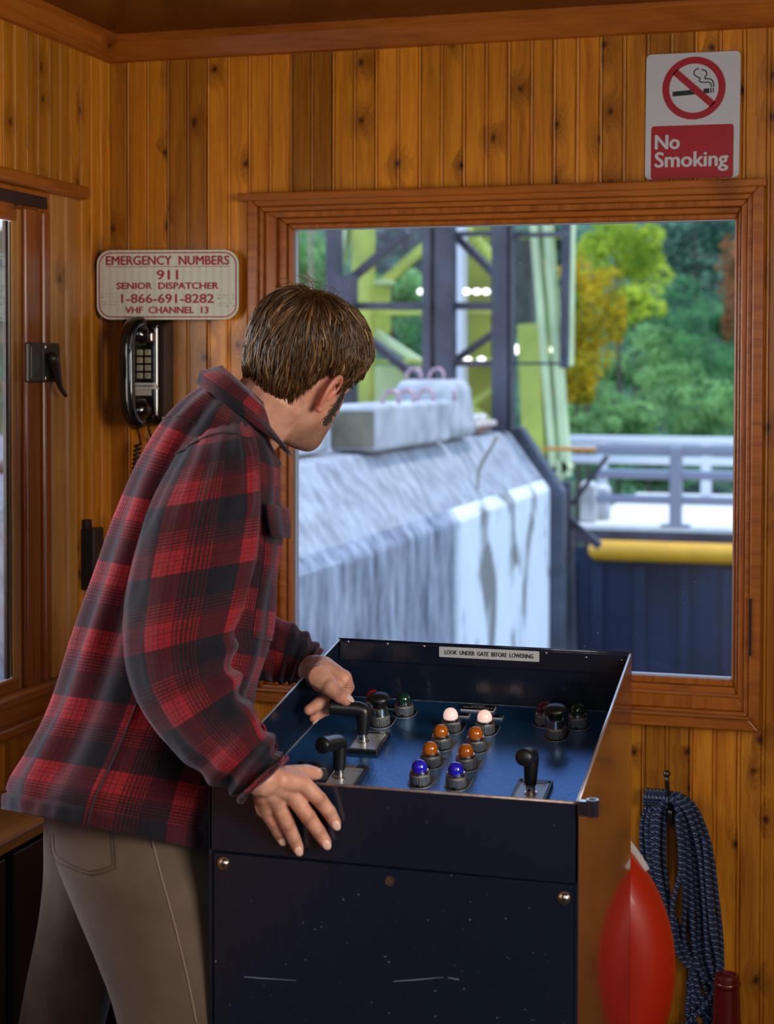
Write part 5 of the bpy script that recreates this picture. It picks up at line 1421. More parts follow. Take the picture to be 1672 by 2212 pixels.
redn = np.exp(-(((np.abs(x_l) - 0.085)/0.012)**2)) * (np.abs(z_) < 0.05) * (np.abs(y_l) < 0.04) * near
for hp_ in list(kn):
    redn = np.maximum(redn, 0.55*np.exp(-np.sum((co - np.array(hp_))**2, 1)/0.010**2))
for hp_ in REDS:
    redn = np.maximum(redn, 0.65*np.exp(-np.sum((co - np.array(hp_))**2, 1)/0.0105**2))
js_ = np.zeros(len(co)); jw_ = np.zeros(len(co))
for p_, t_, n_, r_ in JOINTS:
    q_ = co - p_; sel = (np.sum(q_*q_, 1) < 0.017**2)
    s_ = q_[sel] @ t_; w_ = np.exp(-(s_/0.0048)**2) * np.clip((q_[sel] @ n_)/(0.7*r_), 0, 1)
    ix = np.where(sel)[0]; up = w_ > jw_[ix]
    js_[ix[up]] = s_[up]; jw_[ix[up]] = w_[up]
for nm_, ar_ in (('joint_s', js_), ('joint_w', jw_)):
    a_ = body_me.attributes.new(nm_, 'FLOAT', 'POINT'); a_.data.foreach_set('value', ar_)
at = body_me.attributes.new('skin_mask', 'FLOAT_COLOR', 'POINT')
colr = np.zeros((len(co), 4)); colr[:, 0] = stub; colr[:, 1] = burn; colr[:, 2] = redn; colr[:, 3] = 1
at.data.foreach_set('color', colr.ravel())
def skin_mat():
    m, nt, b = pbsdf('skin')
    a = N(nt, 'ShaderNodeAttribute'); a.attribute_name = 'skin_mask'
    s_ = N(nt, 'ShaderNodeSeparateColor'); nt.links.new(a.outputs['Color'], s_.inputs[0])
    t = N(nt, 'ShaderNodeTexCoord')
    n = N(nt, 'ShaderNodeTexNoise'); n.inputs['Scale'].default_value = 45; n.inputs['Detail'].default_value = 5
    nt.links.new(t.outputs['Object'], n.inputs['Vector'])
    base = ramp(nt, n.outputs[0], [(0.3, (0.56, 0.250, 0.165)), (0.7, (0.70, 0.375, 0.265))])
    base = mixc(nt, math_(nt, 'MULTIPLY', s_.outputs[2], 0.6), base, (0.60, 0.13, 0.095))
    st_ = N(nt, 'ShaderNodeTexNoise'); st_.inputs['Scale'].default_value = 900; st_.inputs['Detail'].default_value = 2
    nt.links.new(t.outputs['Object'], st_.inputs['Vector'])
    sf = math_(nt, 'MULTIPLY', s_.outputs[0], ramp(nt, st_.outputs[0], [(0.35, 0.85), (0.65, 0.25)]))
    base = mixc(nt, sf, base, (0.13, 0.075, 0.055))
    bf = math_(nt, 'MULTIPLY', s_.outputs[1], ramp(nt, st_.outputs[0], [(0.40, 1.0), (0.70, 0.55)]))
    base = mixc(nt, bf, base, (0.028, 0.018, 0.012))
    nt.links.new(base, b.inputs['Base Color'])
    b.inputs['Roughness'].default_value = 0.47
    b.inputs['Subsurface Weight'].default_value = 0.12
    b.inputs['Subsurface Radius'].default_value = (0.010, 0.0035, 0.002); b.inputs['Subsurface Scale'].default_value = 0.5
    bp = N(nt, 'ShaderNodeBump'); bp.inputs['Strength'].default_value = 0.35; bp.inputs['Distance'].default_value = 0.0012
    n2 = N(nt, 'ShaderNodeTexNoise'); n2.inputs['Scale'].default_value = 220; n2.inputs['Detail'].default_value = 4
    nt.links.new(t.outputs['Object'], n2.inputs['Vector'])
    ja = N(nt, 'ShaderNodeAttribute'); ja.attribute_name = 'joint_s'; jb = N(nt, 'ShaderNodeAttribute'); jb.attribute_name = 'joint_w'
    cr_ = math_(nt, 'MULTIPLY', math_(nt, 'COSINE', math_(nt, 'MULTIPLY', ja.outputs['Fac'], 6.2832/0.0030)), jb.outputs['Fac'])
    dk_ = math_(nt, 'MULTIPLY', math_(nt, 'MAXIMUM', cr_, 0.0), 0.45)  # knuckle creases darkened in the colour, their shade put into the skin
    nt.links.new(mixc(nt, dk_, base, (0.26, 0.085, 0.06)), b.inputs['Base Color'])
    bp2 = N(nt, 'ShaderNodeBump'); bp2.inputs['Strength'].default_value = 0.7; bp2.inputs['Distance'].default_value = 0.0010; bp2.invert = True
    nt.links.new(n2.outputs[0], bp.inputs['Height']); nt.links.new(cr_, bp2.inputs['Height'])
    nt.links.new(bp.outputs[0], bp2.inputs['Normal']); nt.links.new(bp2.outputs[0], b.inputs['Normal'])
    return m
M_skin = skin_mat()
body = link('body', body_me, M_skin, man, smooth=True)
M_nail = simple('fingernail_pink', (0.80, 0.50, 0.42), 0.22)
for c_, d_, n_, r_ in NAILS:
    s_ = d_.cross(n_).normalized()
    MB().sphere(c_, (r_*0.70, r_*0.95, r_*0.24), frame_mat((0, 0, 0), s_, d_, n_).to_3x3().to_4x4(), 14, 8).build('fingernail', M_nail, man, smooth=True)
# eyes
for s_ in (-1, 1):
    e_ = MB().sphere(hp(s_*0.031, 0.0740, 0.018), 0.0105, seg=18, rings=12).build('eye', simple('eye_white', (0.75, 0.72, 0.68), 0.15), man, smooth=True)
    MB().sphere(hp(s_*0.031, 0.0812, 0.017), (0.005, 0.005, 0.005), seg=12, rings=8).build('iris', simple('iris_brown', (0.05, 0.03, 0.02), 0.1), e_, smooth=True)
    bw_ = [hp(s_*x, y, z) for x, y, z in ((0.014, 0.098, 0.036), (0.026, 0.0965, 0.042), (0.038, 0.092, 0.042), (0.050, 0.080, 0.036))]
    MB().tube(bw_, [0.003, 0.0038, 0.0034, 0.0018], 8).build('eyebrow', simple('brow_brown', (0.05, 0.028, 0.015), 0.8), man, smooth=True)
    ls_ = [hp(s_*x, y, z) for x, y, z in ((0.018, 0.0905, 0.0235), (0.030, 0.0935, 0.026), (0.044, 0.0880, 0.0215))]
    MB().tube(ls_, [0.0008, 0.0013, 0.0010], 6).build('eyelash', simple('lash_dark', (0.02, 0.014, 0.01), 0.8), man, smooth=True)

# ---- hair
_hv = [tuple(p) for r_ in rings for p in r_] + [tuple(hp(0, -0.012, 0.1375))]
_top = (len(rings) - 1)*56
bvh = BVHTree.FromPolygons(_hv, [(_top + j, _top + (j+1) % 56, len(_hv) - 1) for j in range(56)] + [(i*56+j, i*56+(j+1) % 56, (i+1)*56+(j+1) % 56, (i+1)*56+j) for i in range(len(rings)-1) for j in range(56)])
HC = V((0, -0.010, 0.035))
def skull(dl):
    """distance from HC to the head surface along local unit direction dl"""
    d_ = (HR*dl.x + HF*dl.y + HU*dl.z)
    o_ = HM @ HC
    h_ = bvh.ray_cast(o_ + d_*0.4, -d_)
    return (h_[0] - o_).length / HSC if h_[0] is not None else 0.09
azk = [0, 25, 50, 66, 78, 90, 103, 112, 125, 145, 165, 180]
# lowest hair height (local z) by azimuth from the face round to the nape
zbk = [0.070, 0.066, 0.050, 0.024, 0.028, 0.042, 0.042, 0.022, -0.016, -0.044, -0.064, -0.068]
thk = [0.015, 0.015, 0.013, 0.010, 0.008, 0.010, 0.012, 0.013, 0.015, 0.017, 0.018, 0.018]
_cache = {}
def edge_el(azd):
    """elevation at which the hair ends for an azimuth in degrees 0..180"""
    key = int(round(azd))
    if key in _cache: return _cache[key]
    zt_ = np.interp(azd, azk, zbk); a = math.radians(azd); best = (9, 0)
    for e in np.linspace(-80, 80, 161):
        er = math.radians(e); dl = V((math.sin(a)*math.cos(er), math.cos(a)*math.cos(er), math.sin(er)))
        z = HC.z + skull(dl) * dl.z
        if abs(z - zt_) < best[0]: best = (abs(z - zt_), er)
    _cache[key] = best[1]
    return best[1]
def hair_pt(az, el, lift=0.0):
    azd = abs(((math.degrees(az) + 180) % 360) - 180)
    dl = V((math.sin(az)*math.cos(el), math.cos(az)*math.cos(el), math.sin(el)))
    ee = edge_el(azd); s_ = min(max((math.pi/2 - el) / (math.pi/2 - ee), 0), 1.3)
    t_ = np.interp(azd, azk, thk)
    t_ = 0.011*(1 - min(1, s_*2)) + t_*min(1, s_*2)
    edge_ = 1.0 if s_ < 0.86 else 1 - 0.42*((min(s_, 1.0) - 0.86)/0.14)**2
    lump = 0.0035 * mnoise.noise(V((dl.x*5, dl.y*5, dl.z*5))) + 0.0022 * mnoise.noise(V((dl.x*13, dl.y*13, dl.z*9)))
    return HC + dl * (skull(dl) + t_*edge_ + lump*edge_ + lift), s_
NAZ, NEL = 120, 46
mb = MB(); R_ = []
for i in range(NEL + 1):
    s_ = i/NEL; ring = []
    for k in range(NAZ):
        az = 2*math.pi*k/NAZ; azd = abs(((math.degrees(az) + 180) % 360) - 180)
        jag = 1 + 0.02*mnoise.noise(V((k*0.9, 1.3, 0)))
        el = math.pi/2 - (math.pi/2 - edge_el(azd)) * s_ * jag
        if s_ == 0: el = math.pi/2 - 0.01
        p_, _ = hair_pt(az, el)
        ring.append(HM @ p_)
    R_.append(ring)
# tuck the lower edge back to the scalp
ring = []
for k in range(NAZ):
    az = 2*math.pi*k/NAZ; azd = abs(((math.degrees(az) + 180) % 360) - 180)
    el = edge_el(azd) + 0.03
    dl = V((math.sin(az)*math.cos(el), math.cos(az)*math.cos(el), math.sin(el)))
    ring.append(HM @ (HC + dl*(skull(dl) - 0.004)))
R_.append(ring)
mb.loft(R_)
ncap = len(mb.v)
hcol = [(0.30 + 0.25*random.random())] * 0
cols = [0.22] * ncap
# locks: tapering strands combed away from the whorl
Wd = V((-0.05, -0.42, 0.90)).normalized()
hr_ = random.Random(21)
def strand(az, el, length, lift, r0, shade, curl):
    pts = []
    dl = V((math.sin(az)*math.cos(el), math.cos(az)*math.cos(el), math.sin(el)))
    nst = 7
    side = hr_.uniform(-0.25, 0.25) + curl
    for i in range(nst):
        u = i/(nst - 1)
        azc = math.atan2(dl.x, dl.y); elc = math.asin(max(-1, min(1, dl.z)))
        p_, s_ = hair_pt(azc, elc, -0.002 + lift*math.sin(math.pi*min(1, u*0.9 + 0.1)) * (1.0 if u < .7 else 1.2))
        pts.append(HM @ p_)
        if s_ > 1.06 + 0.05*hr_.random(): break
        t_ = (dl*dl.dot(Wd) - Wd)
        if t_.length < 1e-3: t_ = V((1, 0, 0))
        t_.normalize(); b_ = dl.cross(t_)
        # sweep: forward part falls to the front, sides fall down
        t_ = (t_ + b_*side*(0.4 + u) + V((0, 0, -0.35))).normalized()
        t_ = (t_ - dl*t_.dot(dl)).normalized()
        dl = (dl + t_*(length/0.11/(nst - 1))).normalized()
    if len(pts) < 3: return
    n_ = len(pts); n0 = len(mb.v)
    mb.tube(pts, [r0*(0.55 + 0.45*min(1, i*2/(n_-1)))*(1 if i < n_-2 else (0.75 if i == n_-2 else 0.15)) for i in range(n_)], 4)
    cols.extend([min(1, max(0, shade + 0.12*(i/(n_-1) - 0.5))) for i in range(n_) for _ in range(4)])
for i in range(6500):
    az = hr_.uniform(-math.pi, math.pi); azd = abs(math.degrees(az))
    s_ = hr_.random()**0.65 * 0.96
    el = math.pi/2 - (math.pi/2 - edge_el(azd)) * s_
    clump = 0.5 + 0.5*mnoise.noise(V((az*4, el*3, 2.0)))
    strand(az, el, hr_.uniform(0.035, 0.075), hr_.uniform(0.0005, 0.0068), hr_.uniform(0.0004, 0.0011), 0.04 + 0.75*clump**1.5*hr_.random() + 0.55*hr_.random()**4, 1.1*mnoise.noise(V((az*2.2, el*2.4, 7.0))))
# a few stray hairs standing off the crown
for i in range(26):
    az = hr_.uniform(2.2, 4.2); el = hr_.uniform(0.9, 1.45)
    p_, _ = hair_pt(az, el, -0.002); p2, _ = hair_pt(az + hr_.uniform(-.2, .2), el - 0.10, 0.016); p3, _ = hair_pt(az + hr_.uniform(-.5, .5), el - 0.22, hr_.uniform(0.014, 0.032))
    mb.tube([HM @ V(q_) for q_ in catmull([p_, p2, p3], 8)], [0.00035]*7 + [0.0001], 4); cols.extend([0.4]*32)
hme = mb.mesh('hair')
hat = hme.attributes.new('shade', 'FLOAT', 'POINT'); hat.data.foreach_set('value', np.array(cols, dtype=float))
def hair_mat():
    m, nt, b = pbsdf('brown_hair')
    a = N(nt, 'ShaderNodeAttribute'); a.attribute_name = 'shade'
    c = ramp(nt, a.outputs['Fac'], [(0.0, (0.022, 0.011, 0.005)), (0.30, (0.085, 0.040, 0.015)), (0.60, (0.24, 0.118, 0.042)), (1.0, (0.60, 0.36, 0.15))])
    nt.links.new(c, b.inputs['Base Color']); b.inputs['Roughness'].default_value = 0.38; b.inputs['Specular IOR Level'].default_value = 0.4
    b.inputs['Anisotropic'].default_value = 0.4
    return m
M_hair = hair_mat()
hair = link('hair', hme, M_hair, man, smooth=True)
# sideburns: short dense bristles in front of the ear
mb = MB()
for s_ in (-1, 1):
    for i in range(420):
        z = hr_.uniform(-0.048, 0.012); y = 0.046 + 0.10*z + hr_.gauss(0, 0.0050)
        o_ = hp(s_*0.12, y, z); h_ = bvh.ray_cast(o_, -HR*s_)
        if h_[0] is None: continue
        p_ = h_[0]; d_ = (HU*-0.8 + HF*0.25 + HR*s_*0.45).normalized()
        mb.tube([p_, p_ + d_*hr_.uniform(0.003, 0.006)], [0.0006, 0.0002], 3)
mb.build('sideburn', simple('sideburn_brown', (0.03, 0.018, 0.010), 0.6), man, fix=False)

# ------------------------------------------------------------------ plaid flannel
def plaid_mat():
    m, nt, b = pbsdf('plaid_flannel')
    t = N(nt, 'ShaderNodeTexCoord'); sp = N(nt, 'ShaderNodeSeparateXYZ'); nt.links.new(t.outputs['UV'], sp.inputs[0])
    def stripes(x):
        f = math_(nt, 'FRACT', math_(nt, 'MULTIPLY', x, 1/0.101))
        K = 0.0; stops = [(0.0, K)]
        for s_, w_ in ((0.39, 0.010), (0.43, 0.012), (0.475, 0.015), (0.520, 0.019), (0.568, 0.024), (0.612, 0.026)):
            stops += [(s_, 0.85), (s_ + w_, 0.0)]
        stops += [(0.655, 1.0), (0.735, 0.15), (0.745, 1.0), (0.800, 0.15), (0.810, 1.0), (0.865, 0.15), (0.875, 1.0), (0.930, 0.15), (0.940, 1.0), (0.99, 0.0)]
        return ramp(nt, f, [(p_, v_) for p_, v_ in stops], 'CONSTANT')
    u_, v_ = stripes(sp.outputs['X']), stripes(sp.outputs['Y'])
    sx_ = N(nt, 'ShaderNodeSeparateColor'); sy_ = N(nt, 'ShaderNodeSeparateColor')
    nt.links.new(u_, sx_.inputs[0]); nt.links.new(v_, sy_.inputs[0])
    s = math_(nt, 'MULTIPLY', math_(nt, 'ADD', sx_.outputs[0], sy_.outputs[0]), 0.5)
    c = ramp(nt, s, [(0.0, (0.012, 0.011, 0.016)), (0.25, (0.034, 0.008, 0.012)), (0.5, (0.064, 0.009, 0.013)), (0.8, (0.145, 0.012, 0.017)), (1.0, (0.275, 0.017, 0.023))])
    n = N(nt, 'ShaderNodeTexNoise'); n.inputs['Scale'].default_value = 520; n.inputs['Detail'].default_value = 3
    nt.links.new(t.outputs['Object'], n.inputs['Vector'])
    c = mixc(nt, 1.0, c, ramp(nt, n.outputs[0], [(0.3, (0.72,)*3), (0.7, (1.28,)*3)]), 'MULTIPLY')
    nt.links.new(c, b.inputs['Base Color'])
    b.inputs['Roughness'].default_value = 0.9; b.inputs['Specular IOR Level'].default_value = 0.15
    b.inputs['Sheen Weight'].default_value = 0.20; b.inputs['Sheen Roughness'].default_value = 0.45; b.inputs['Sheen Tint'].default_value = (0.75, 0.78, 0.95, 1)
    bp = N(nt, 'ShaderNodeBump'); bp.inputs['Strength'].default_value = 0.5; bp.inputs['Distance'].default_value = 0.0015
    n2 = N(nt, 'ShaderNodeTexNoise'); n2.inputs['Scale'].default_value = 55; n2.inputs['Detail'].default_value = 6
    nt.links.new(t.outputs['Object'], n2.inputs['Vector'])
    h_ = math_(nt, 'ADD', math_(nt, 'MULTIPLY', n.outputs[0], 0.35), n2.outputs[0])
    nt.links.new(h_, bp.inputs['Height']); nt.links.new(bp.outputs[0], b.inputs['Normal'])
    return m
M_plaid = plaid_mat()
class Tube:
    """cloth tube through stations (Lx, Ly, Rx, Ry, depth, halfdepth); angle 0 = right edge, 90 = towards the camera"""
    def __init__(s, st, wr, sq=0.9, u0=0.0, v0=0.0):
        s.T = np.array(st, float); s.wr = wr; s.sq = sq; s.u0, s.v0 = u0, v0
        P = catmull(s.T, 120)
        c = [dep((p[0]+p[2])/2, (p[1]+p[3])/2, p[4]) for p in P]
        s.len = [0.0]
        for a, b in zip(c[:-1], c[1:]): s.len.append(s.len[-1] + (b-a).length)
        s.P = P
        s.rad = np.mean([0.5*((dep(p[0], p[1], p[4]) - dep(p[2], p[3], p[4])).length/2 + p[5]) for p in P])
    def at(s, t, ang, off=0.0, wrinkle=True):
        f = t * 119; i = min(int(f), 118); p = s.P[i]*(1-(f-i)) + s.P[i+1]*(f-i)
        D = p[4]
        c = dep((p[0]+p[2])/2, (p[1]+p[3])/2, D); R = dep(p[2], p[3], D)
        a = R - c; w_ = -((c - CAM).normalized())
        ca, sa = math.cos(ang), math.sin(ang)
        q = a * math.copysign(abs(ca)**s.sq, ca) + w_ * (p[5] * math.copysign(abs(sa)**s.sq, sa))
        n_ = q.normalized()
        o_ = off + (s.wr(t, ang, s.len[i]) if wrinkle else 0.0)
        return c + q + n_ * o_
    def uv(s, t, ang):
        f = t * 119; i = min(int(f), 118)
        return (s.u0 + ang * s.rad, s.v0 + s.len[i]*(1-(f-i)) + s.len[i+1]*(f-i))
    def grid(s, na, nt_, t0=0.0, t1=1.0, a0=0.0, a1=2*math.pi, off=0.0):
        vs, fs, uv = [], [], []
        for i in range(nt_ + 1):
            for j in range(na + 1):
                t = t0 + (t1 - t0)*i/nt_; a = a0 + (a1 - a0)*j/na
                vs.append(s.at(t, a, off)); uv.append(s.uv(t, a))
        for i in range(nt_):
            for j in range(na):
                k = i*(na+1)+j; fs.append((k, k+1, k+na+2, k+na+1))
        return vs, fs, uv
def cloth(name, parts, mat, parent, thick=0.0025, sub=0):
    vs, fs, uv = [], [], []
    for a, b, c in parts:
        n0 = len(vs); vs += a; uv += c; fs += [tuple(i + n0 for i in f) for f in b]
    me = bpy.data.meshes.new(name); me.from_pydata([tuple(v_) for v_ in vs], [], fs); me.update()
    ul = me.uv_layers.new(name='UVMap')
    li = np.zeros(len(me.loops), int); me.loops.foreach_get('vertex_index', li)
    ul.data.foreach_set('uv', np.array(uv)[li].ravel())
    bm = bmesh.new(); bm.from_mesh(me); bmesh.ops.recalc_face_normals(bm, faces=bm.faces); bm.to_mesh(me); bm.free()
    o = link(name, me, mat, parent, smooth=True)
    if thick:
        m = o.modifiers.new('thickness', 'SOLIDIFY'); m.thickness = thick; m.offset = -1
    return o
def g_(x, c, w_): return math.exp(-((x - c)/w_)**2)
def wr_torso(t, a, L):
    x = math.degrees(a) % 360
    d = 0.0060*mnoise.noise(V((a*1.6, L*4, 1))) + 0.0042*mnoise.noise(V((a*4, L*7, 5)))
    body_ = min(1, t*6) * min(1, (1-t)*5)
    # long drape folds down the back, from the shoulder blade to the hem
    d += body_ * (-0.013*g_(x, 126 - 6*t, 7) + 0.010*g_(x, 141 - 6*t, 8) - 0.008*g_(x, 157, 7) + 0.004*g_(x, 168, 6))
    d += body_ * 0.005*math.sin(x*0.16 + 3*t) * g_(x, 60, 50)
    # gathers and folds low on the front
    d += 0.006*math.sin(t*34 + a*3) * g_(x, 20, 35) * (0.4 + 0.6*(1 - t))
    # hem band with puckers
    if t < 0.050:
        d += 0.004 + 0.0022*math.sin(a*26 + 2*math.sin(a*3)) * math.sin(math.pi*min(1, t/0.05))
    elif t < 0.062: d -= 0.003
    return d
TOR = Tube([(8, 1748, 470, 1842, 2.46, .205), (20, 1690, 486, 1775, 2.46, .203), (62, 1620, 505, 1690, 2.47, .198), (112, 1520, 535, 1580, 2.48, .192), (152, 1405, 560, 1470, 2.49, .190), (190, 1290, 580, 1360, 2.50, .195),
            (228, 1180, 594, 1245, 2.51, .205), (262, 1085, 600, 1150, 2.52, .212), (300, 995, 602, 1075, 2.525, .208), (345, 918, 598, 1012, 2.53, .185), (388, 868, 588, 965, 2.53, .165), (425, 838, 578, 930, 2.53, .120), (452, 826, 570, 912, 2.53, .076)],
           wr_torso, 0.92, 0.030, 0.012)
def wr_arm(t, a, L):
    d = 0.0052*mnoise.noise(V((a*2, L*7, 3))) + 0.0030*mnoise.noise(V((a*5, L*16, 8)))
    x = math.degrees(a) % 360
    xr = min(abs(x), abs(x - 360))
    el = g_(t, 0.60, 0.14)
    d += el * 0.008*math.sin(t*62 + math.cos(a)*1.2) * g_(xr, 0, 75)          # elbow crook folds on the inner side
    d += g_(t, 0.84, 0.11) * 0.0050*math.sin(t*70 - a*1.4)                    # bunched above the cuff
    d += g_(t, 0.12, 0.10) * 0.003*math.sin(a*14)                             # gathers at the armhole
    if t > 0.955: d += 0.002
    return d
ARM = Tube([(436, 905, 520, 895, 2.44, .040), (384, 980, 546, 952, 2.385, .078), (322, 1095, 562, 1055, 2.335, .088), (288, 1200, 557, 1155, 2.32, .086), (270, 1310, 540, 1260, 2.31, .082), (268, 1410, 512, 1352, 2.30, .078), (292, 1508, 505, 1418, 2.285, .076),
            (345, 1590, 520, 1478, 2.265, .072), (410, 1652, 550, 1533, 2.235, .064), (470, 1696, 584, 1588, 2.205, .056), (512, 1718, 604, 1630, 2.182, .048), (530, 1724, 611, 1650, 2.172, .045)], wr_arm, 0.95, 0.052, 0.040)
def wr_arm2(t, a, L):
    return 0.004*mnoise.noise(V((a*2, L*9, 13))) + g_(t, 0.75, 0.3)*0.0038*math.sin(t*40 + a*1.3) + (0.002 if t > 0.95 else 0)
ARM2 = Tube([(432, 1310, 470, 1450, 2.76, .06), (500, 1318, 515, 1462, 2.745, .064), (585, 1328, 570, 1470, 2.72, .062), (640, 1352, 604, 1474, 2.70, .055), (675, 1380, 630, 1474, 2.682, .050), (696, 1408, 648, 1476, 2.67, .046)], wr_arm2, 0.95, 0.02, 0.060)
SHIRT = cloth('plaid_shirt', [TOR.grid(128, 110), ARM.grid(72, 110), ARM2.grid(56, 60)], M_plaid, man)
# shoulder of the far sleeve, running down to the far forearm
FUP = Tube([(470, 930, 560, 930, 2.66, .05), (440, 1020, 580, 1010, 2.71, .075), (430, 1150, 570, 1150, 2.74, .078), (420, 1290, 540, 1300, 2.755, .070), (415, 1380, 500, 1430, 2.755, .060)], wr_arm2, 0.95)
cloth('far_sleeve', [FUP.grid(40, 30)], M_plaid, SHIRT)
# cuffs
def band(tube, t0, t1, name, off, na=64, nt_=8):
    cloth(name, [tube.grid(na, nt_, t0, t1, off=off)], M_plaid, SHIRT, 0.004)
band(ARM, 0.945, 0.999, 'cuff', 0.0035)
band(ARM2, 0.90, 0.999, 'cuff', 0.003)
# collar: stands round the neck and folds over to a point at the throat
NA_ = 60
top_, mid_, low_ = [], [], []
for j in range(NA_ + 1):
    a = math.radians(18 + 324*j/NA_)
    w_ = abs(j/NA_ - 0.5)*2                      # 0 at the nape, 1 at the points
    t_ = TOR.at(1.0, a, 0.0, False)
    top_.append(t_ + UPV*(0.026*(1 - 0.35*w_**2)) + RGT*(0.010 + 0.010*(1 - w_)) )
    b_ = TOR.at(0.955 - 0.135*w_**3, a, 0.012, False)
    low_.append(b_ + RGT*(0.022*w_**3) - UPV*(0.004))
    mid_.append(t_.lerp(b_, 0.35) + (t_.lerp(b_, 0.35) - TOR.at(1.0, 0, 0, False).lerp(TOR.at(1.0, math.pi, 0, False), 0.5)).normalized()*0.008 + UPV*0.012)
inn_ = [p_ - UPV*0.030 - (p_ - TOR.at(1.0, 0, 0, False).lerp(TOR.at(1.0, math.pi, 0, False), 0.5)).normalized()*0.004 for p_ in top_]
vs, fs, uv = [], [], []
rows = [inn_, [a_.lerp(b_, .6) for a_, b_ in zip(inn_, top_)], top_, [a_.lerp(b_, .5) for a_, b_ in zip(top_, mid_)], mid_, [a_.lerp(b_, .5) for a_, b_ in zip(mid_, low_)], low_]
for i, r_ in enumerate(rows):
    for j, p_ in enumerate(r_):
        vs.append(p_); uv.append((0.02 + j*0.0072, 0.045 + i*0.013))
for i in range(len(rows) - 1):
    for j in range(NA_):
        k = i*(NA_+1)+j; fs.append((k, k+1, k+NA_+2, k+NA_+1))
cloth('collar', [(vs, fs, uv)], M_plaid, SHIRT, 0.003)
# chest pocket with its flap standing off
def patch(name, t0, t1, a0, a1, offf, thick=0.003, nt_=14, na=14):
    vs, fs, uv = [], [], []
    for i in range(nt_ + 1):
        for j in range(na + 1):
            t = t0 + (t1-t0)*i/nt_; a = a0 + (a1-a0)*j/na
            vs.append(TOR.at(t, a, offf(i/nt_, j/na))); u_, v_ = TOR.uv(t, a); uv.append((u_*1.0 + 0.02, v_ + 0.03))
    for i in range(nt_):
        for j in range(na):
            k = i*(na+1)+j; fs.append((k, k+1, k+na+2, k+na+1))
    cloth(name, [(vs, fs, uv)], M_plaid, SHIRT, thick)
patch('chest_pocket', 0.40, 0.60, math.radians(-2), math.radians(42), lambda i, j: 0.002 + 0.004*math.sin(math.pi*i)*math.sin(math.pi*j))
patch('pocket_flap', 0.575, 0.645, math.radians(-4), math.radians(44), lambda i, j: 0.008 + 0.015*(1 - i)*(0.5 + 0.5*math.sin(3 + j*5)) + 0.004)
# seams: yoke, armhole and side seam as raised stitched welts
def welt(pts, r=0.0016, name='seam'):
    MB().tube(pts, r, 6).build(name, simple('seam_dark', (0.020, 0.012, 0.016), 0.9), SHIRT, smooth=True)
welt([ARM.at(0.075 + 0.02*math.cos(a*2), a, 0.0012) for a in np.linspace(math.radians(20), math.radians(190), 40)])
welt([TOR.at(t, math.radians(100 - 8*t), 0.0012) for t in np.linspace(0.0, 0.55, 50)])
welt([TOR.at(0.765 + 0.03*math.sin(a), a, 0.0012) for a in np.linspace(math.radians(118), math.radians(235), 40)])
for t in np.linspace(0.12, 0.9, 7):
    p_ = TOR.at(t, math.radians(-8), 0.004)
    MB().sphere(p_, (0.005, 0.005, 0.005), seg=10, rings=6).build('button', simple('button_dark', (0.03, 0.02, 0.02), 0.3), SHIRT, smooth=True)

# ------------------------------------------------------------------ trousers and shoes
def wr_leg(t, a, L): return 0.003*mnoise.noise(V((a*1.5, L*5, 21))) + 0.0022*math.sin(L*26 + a*2 + 2*mnoise.noise(V((a, L*3, 2)))) * g_(t, 0.2, 0.3)
LEGN = Tube([(100, 1680, 430, 1720, 2.46, .140), (102, 1770, 446, 1800, 2.445, .145), (122, 1870, 472, 1920, 2.41, .135), (165, 1980, 484, 2020, 2.385, .112), (210, 2085, 493, 2110, 2.37, .100), (248, 2200, 503, 2210, 2.36, .092),
             (280, 2400, 500, 2410, 2.33, .080), (285, 2600, 470, 2610, 2.31, .070), (280, 2850, 450, 2860, 2.29, .066), (278, 3190, 450, 3190, 2.28, .066)], wr_leg)
LEGF = Tube([(100, 1690, 380, 1740, 2.56, .13), (96, 1800, 340, 1850, 2.57, .125), (92, 1890, 300, 1940, 2.58, .115), (78, 2010, 268, 2040, 2.59, .100), (55, 2120, 245, 2140, 2.60, .092), (36, 2220, 222, 2235, 2.61, .086),
             (0, 2420, 170, 2420, 2.62, .072), (-30, 2620, 125, 2620, 2.63, .064), (-50, 2890, 100, 2895, 2.64, .062)], wr_leg)
TB = MB()
for tb in (LEGN, LEGF):
    TB.loft([[tb.at(t, a) for a in np.linspace(0, 2*math.pi, 49)[:-1]] for t in np.linspace(0, 1, 80)])
tme = remesh(TB, 0.006, 5)
tme.name = 'trousers'
def khaki_mat():
    m, nt, b = pbsdf('khaki_twill')
    t = N(nt, 'ShaderNodeTexCoord'); n = N(nt, 'ShaderNodeTexNoise'); n.inputs['Scale'].default_value = 14; n.inputs['Detail'].default_value = 7
    nt.links.new(t.outputs['Object'], n.inputs['Vector'])
    nt.links.new(ramp(nt, n.outputs[0], [(0.3, (0.088, 0.060, 0.043)), (0.7, (0.125, 0.088, 0.064))]), b.inputs['Base Color'])
    b.inputs['Roughness'].default_value = 0.9; b.inputs['Sheen Weight'].default_value = 0.15; b.inputs['Specular IOR Level'].default_value = 0.2
    w2 = N(nt, 'ShaderNodeTexNoise'); w2.inputs['Scale'].default_value = 500
    nt.links.new(t.outputs['Object'], w2.inputs['Vector'])
    bp = N(nt, 'ShaderNodeBump'); bp.inputs['Strength'].default_value = 0.4; bp.inputs['Distance'].default_value = 0.002
    h_ = math_(nt, 'ADD', math_(nt, 'MULTIPLY', w2.outputs[0], 0.2), n.outputs[0])
    nt.links.new(h_, bp.inputs['Height']); nt.links.new(bp.outputs[0], b.inputs['Normal'])
    return m
TRO = link('trousers', tme, khaki_mat(), man, smooth=True)
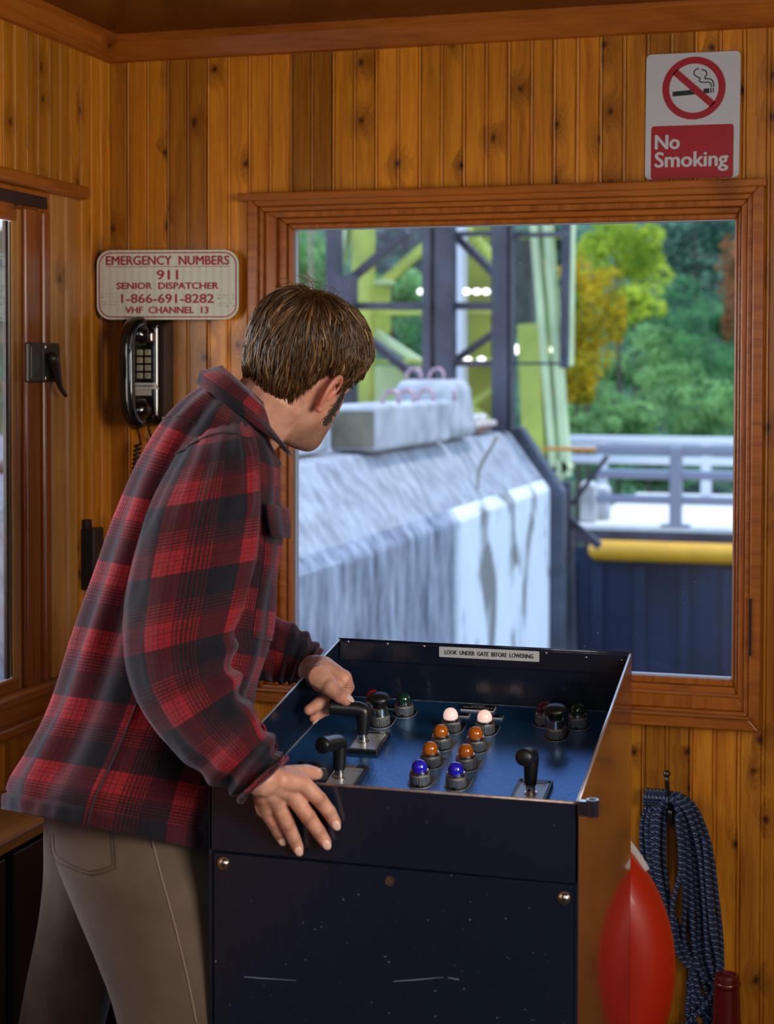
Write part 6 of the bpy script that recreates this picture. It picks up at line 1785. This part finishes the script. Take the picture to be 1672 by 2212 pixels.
tb_ = BVHTree.FromPolygons([v_.co[:] for v_ in tme.vertices], [tuple(p_.vertices) for p_ in tme.polygons])
def on_cloth(pts, n=40, lift=0.0006):
    out = []
    for px, py in catmull(pts, n):
        h_ = tb_.ray_cast(CAM, ray(px, py).normalized())
        if h_[0] is not None: out.append(h_[0] + (CAM - h_[0]).normalized()*lift)
    return out
M_seam = simple('khaki_seam_light', (0.25, 0.185, 0.14), 0.9); M_stitch = simple('khaki_stitch_dark', (0.055, 0.036, 0.026), 0.9)
MB().tube(on_cloth([(322, 1790), (345, 1880), (375, 1990), (402, 2100), (425, 2212)]), 0.0013, 6).build('side_seam', M_seam, TRO, smooth=True)
for dx, dy in ((0, 0), (7, -8)):
    MB().tube(on_cloth([(108 + dx, 1800), (112 + dx, 1840 + dy*0.3), (122 + dx*1.2, 1862 + dy)], 14) + on_cloth([(122 + dx*1.2, 1862 + dy), (160, 1878 + dy), (195, 1890 + dy)], 16) + on_cloth([(195, 1890 + dy), (225, 1884 + dy), (250 - dx, 1876 + dy)], 14) + on_cloth([(250 - dx, 1876 + dy), (248 - dx, 1835), (244 - dx, 1795)], 14), 0.0008, 5).build('pocket_stitching', M_stitch, TRO, smooth=True)
MB().tube(on_cloth([(322, 1808), (327, 1818), (329, 1832)], 8), 0.0012, 5).build('bar_tack', M_stitch, TRO)
M_boot = simple('brown_leather', (0.06, 0.035, 0.02), 0.5, var=0.3, vscale=30)
for an in (ANR, ANL):
    f_ = V((0.95, 0.3, 0)).normalized(); s_ = V((-f_.y, f_.x, 0))
    L_ = []
    for u_, hw, h_ in ((-0.085, 0.022, 0.050), (-0.07, 0.034, 0.085), (-0.03, 0.038, 0.100), (0.02, 0.038, 0.095), (0.07, 0.042, 0.070), (0.12, 0.047, 0.052), (0.165, 0.042, 0.042), (0.190, 0.022, 0.030)):
        c_ = V((an.x, an.y, 0)) + f_*u_
        L_.append([c_ + s_*(hw*math.cos(a)) + V((0, 0, max(0.0, h_*0.5 + h_*0.55*math.sin(a)))) for a in np.linspace(0, 2*math.pi, 17)[:-1]])
    MB().loft(L_).build('shoe', M_boot, man, smooth=True)
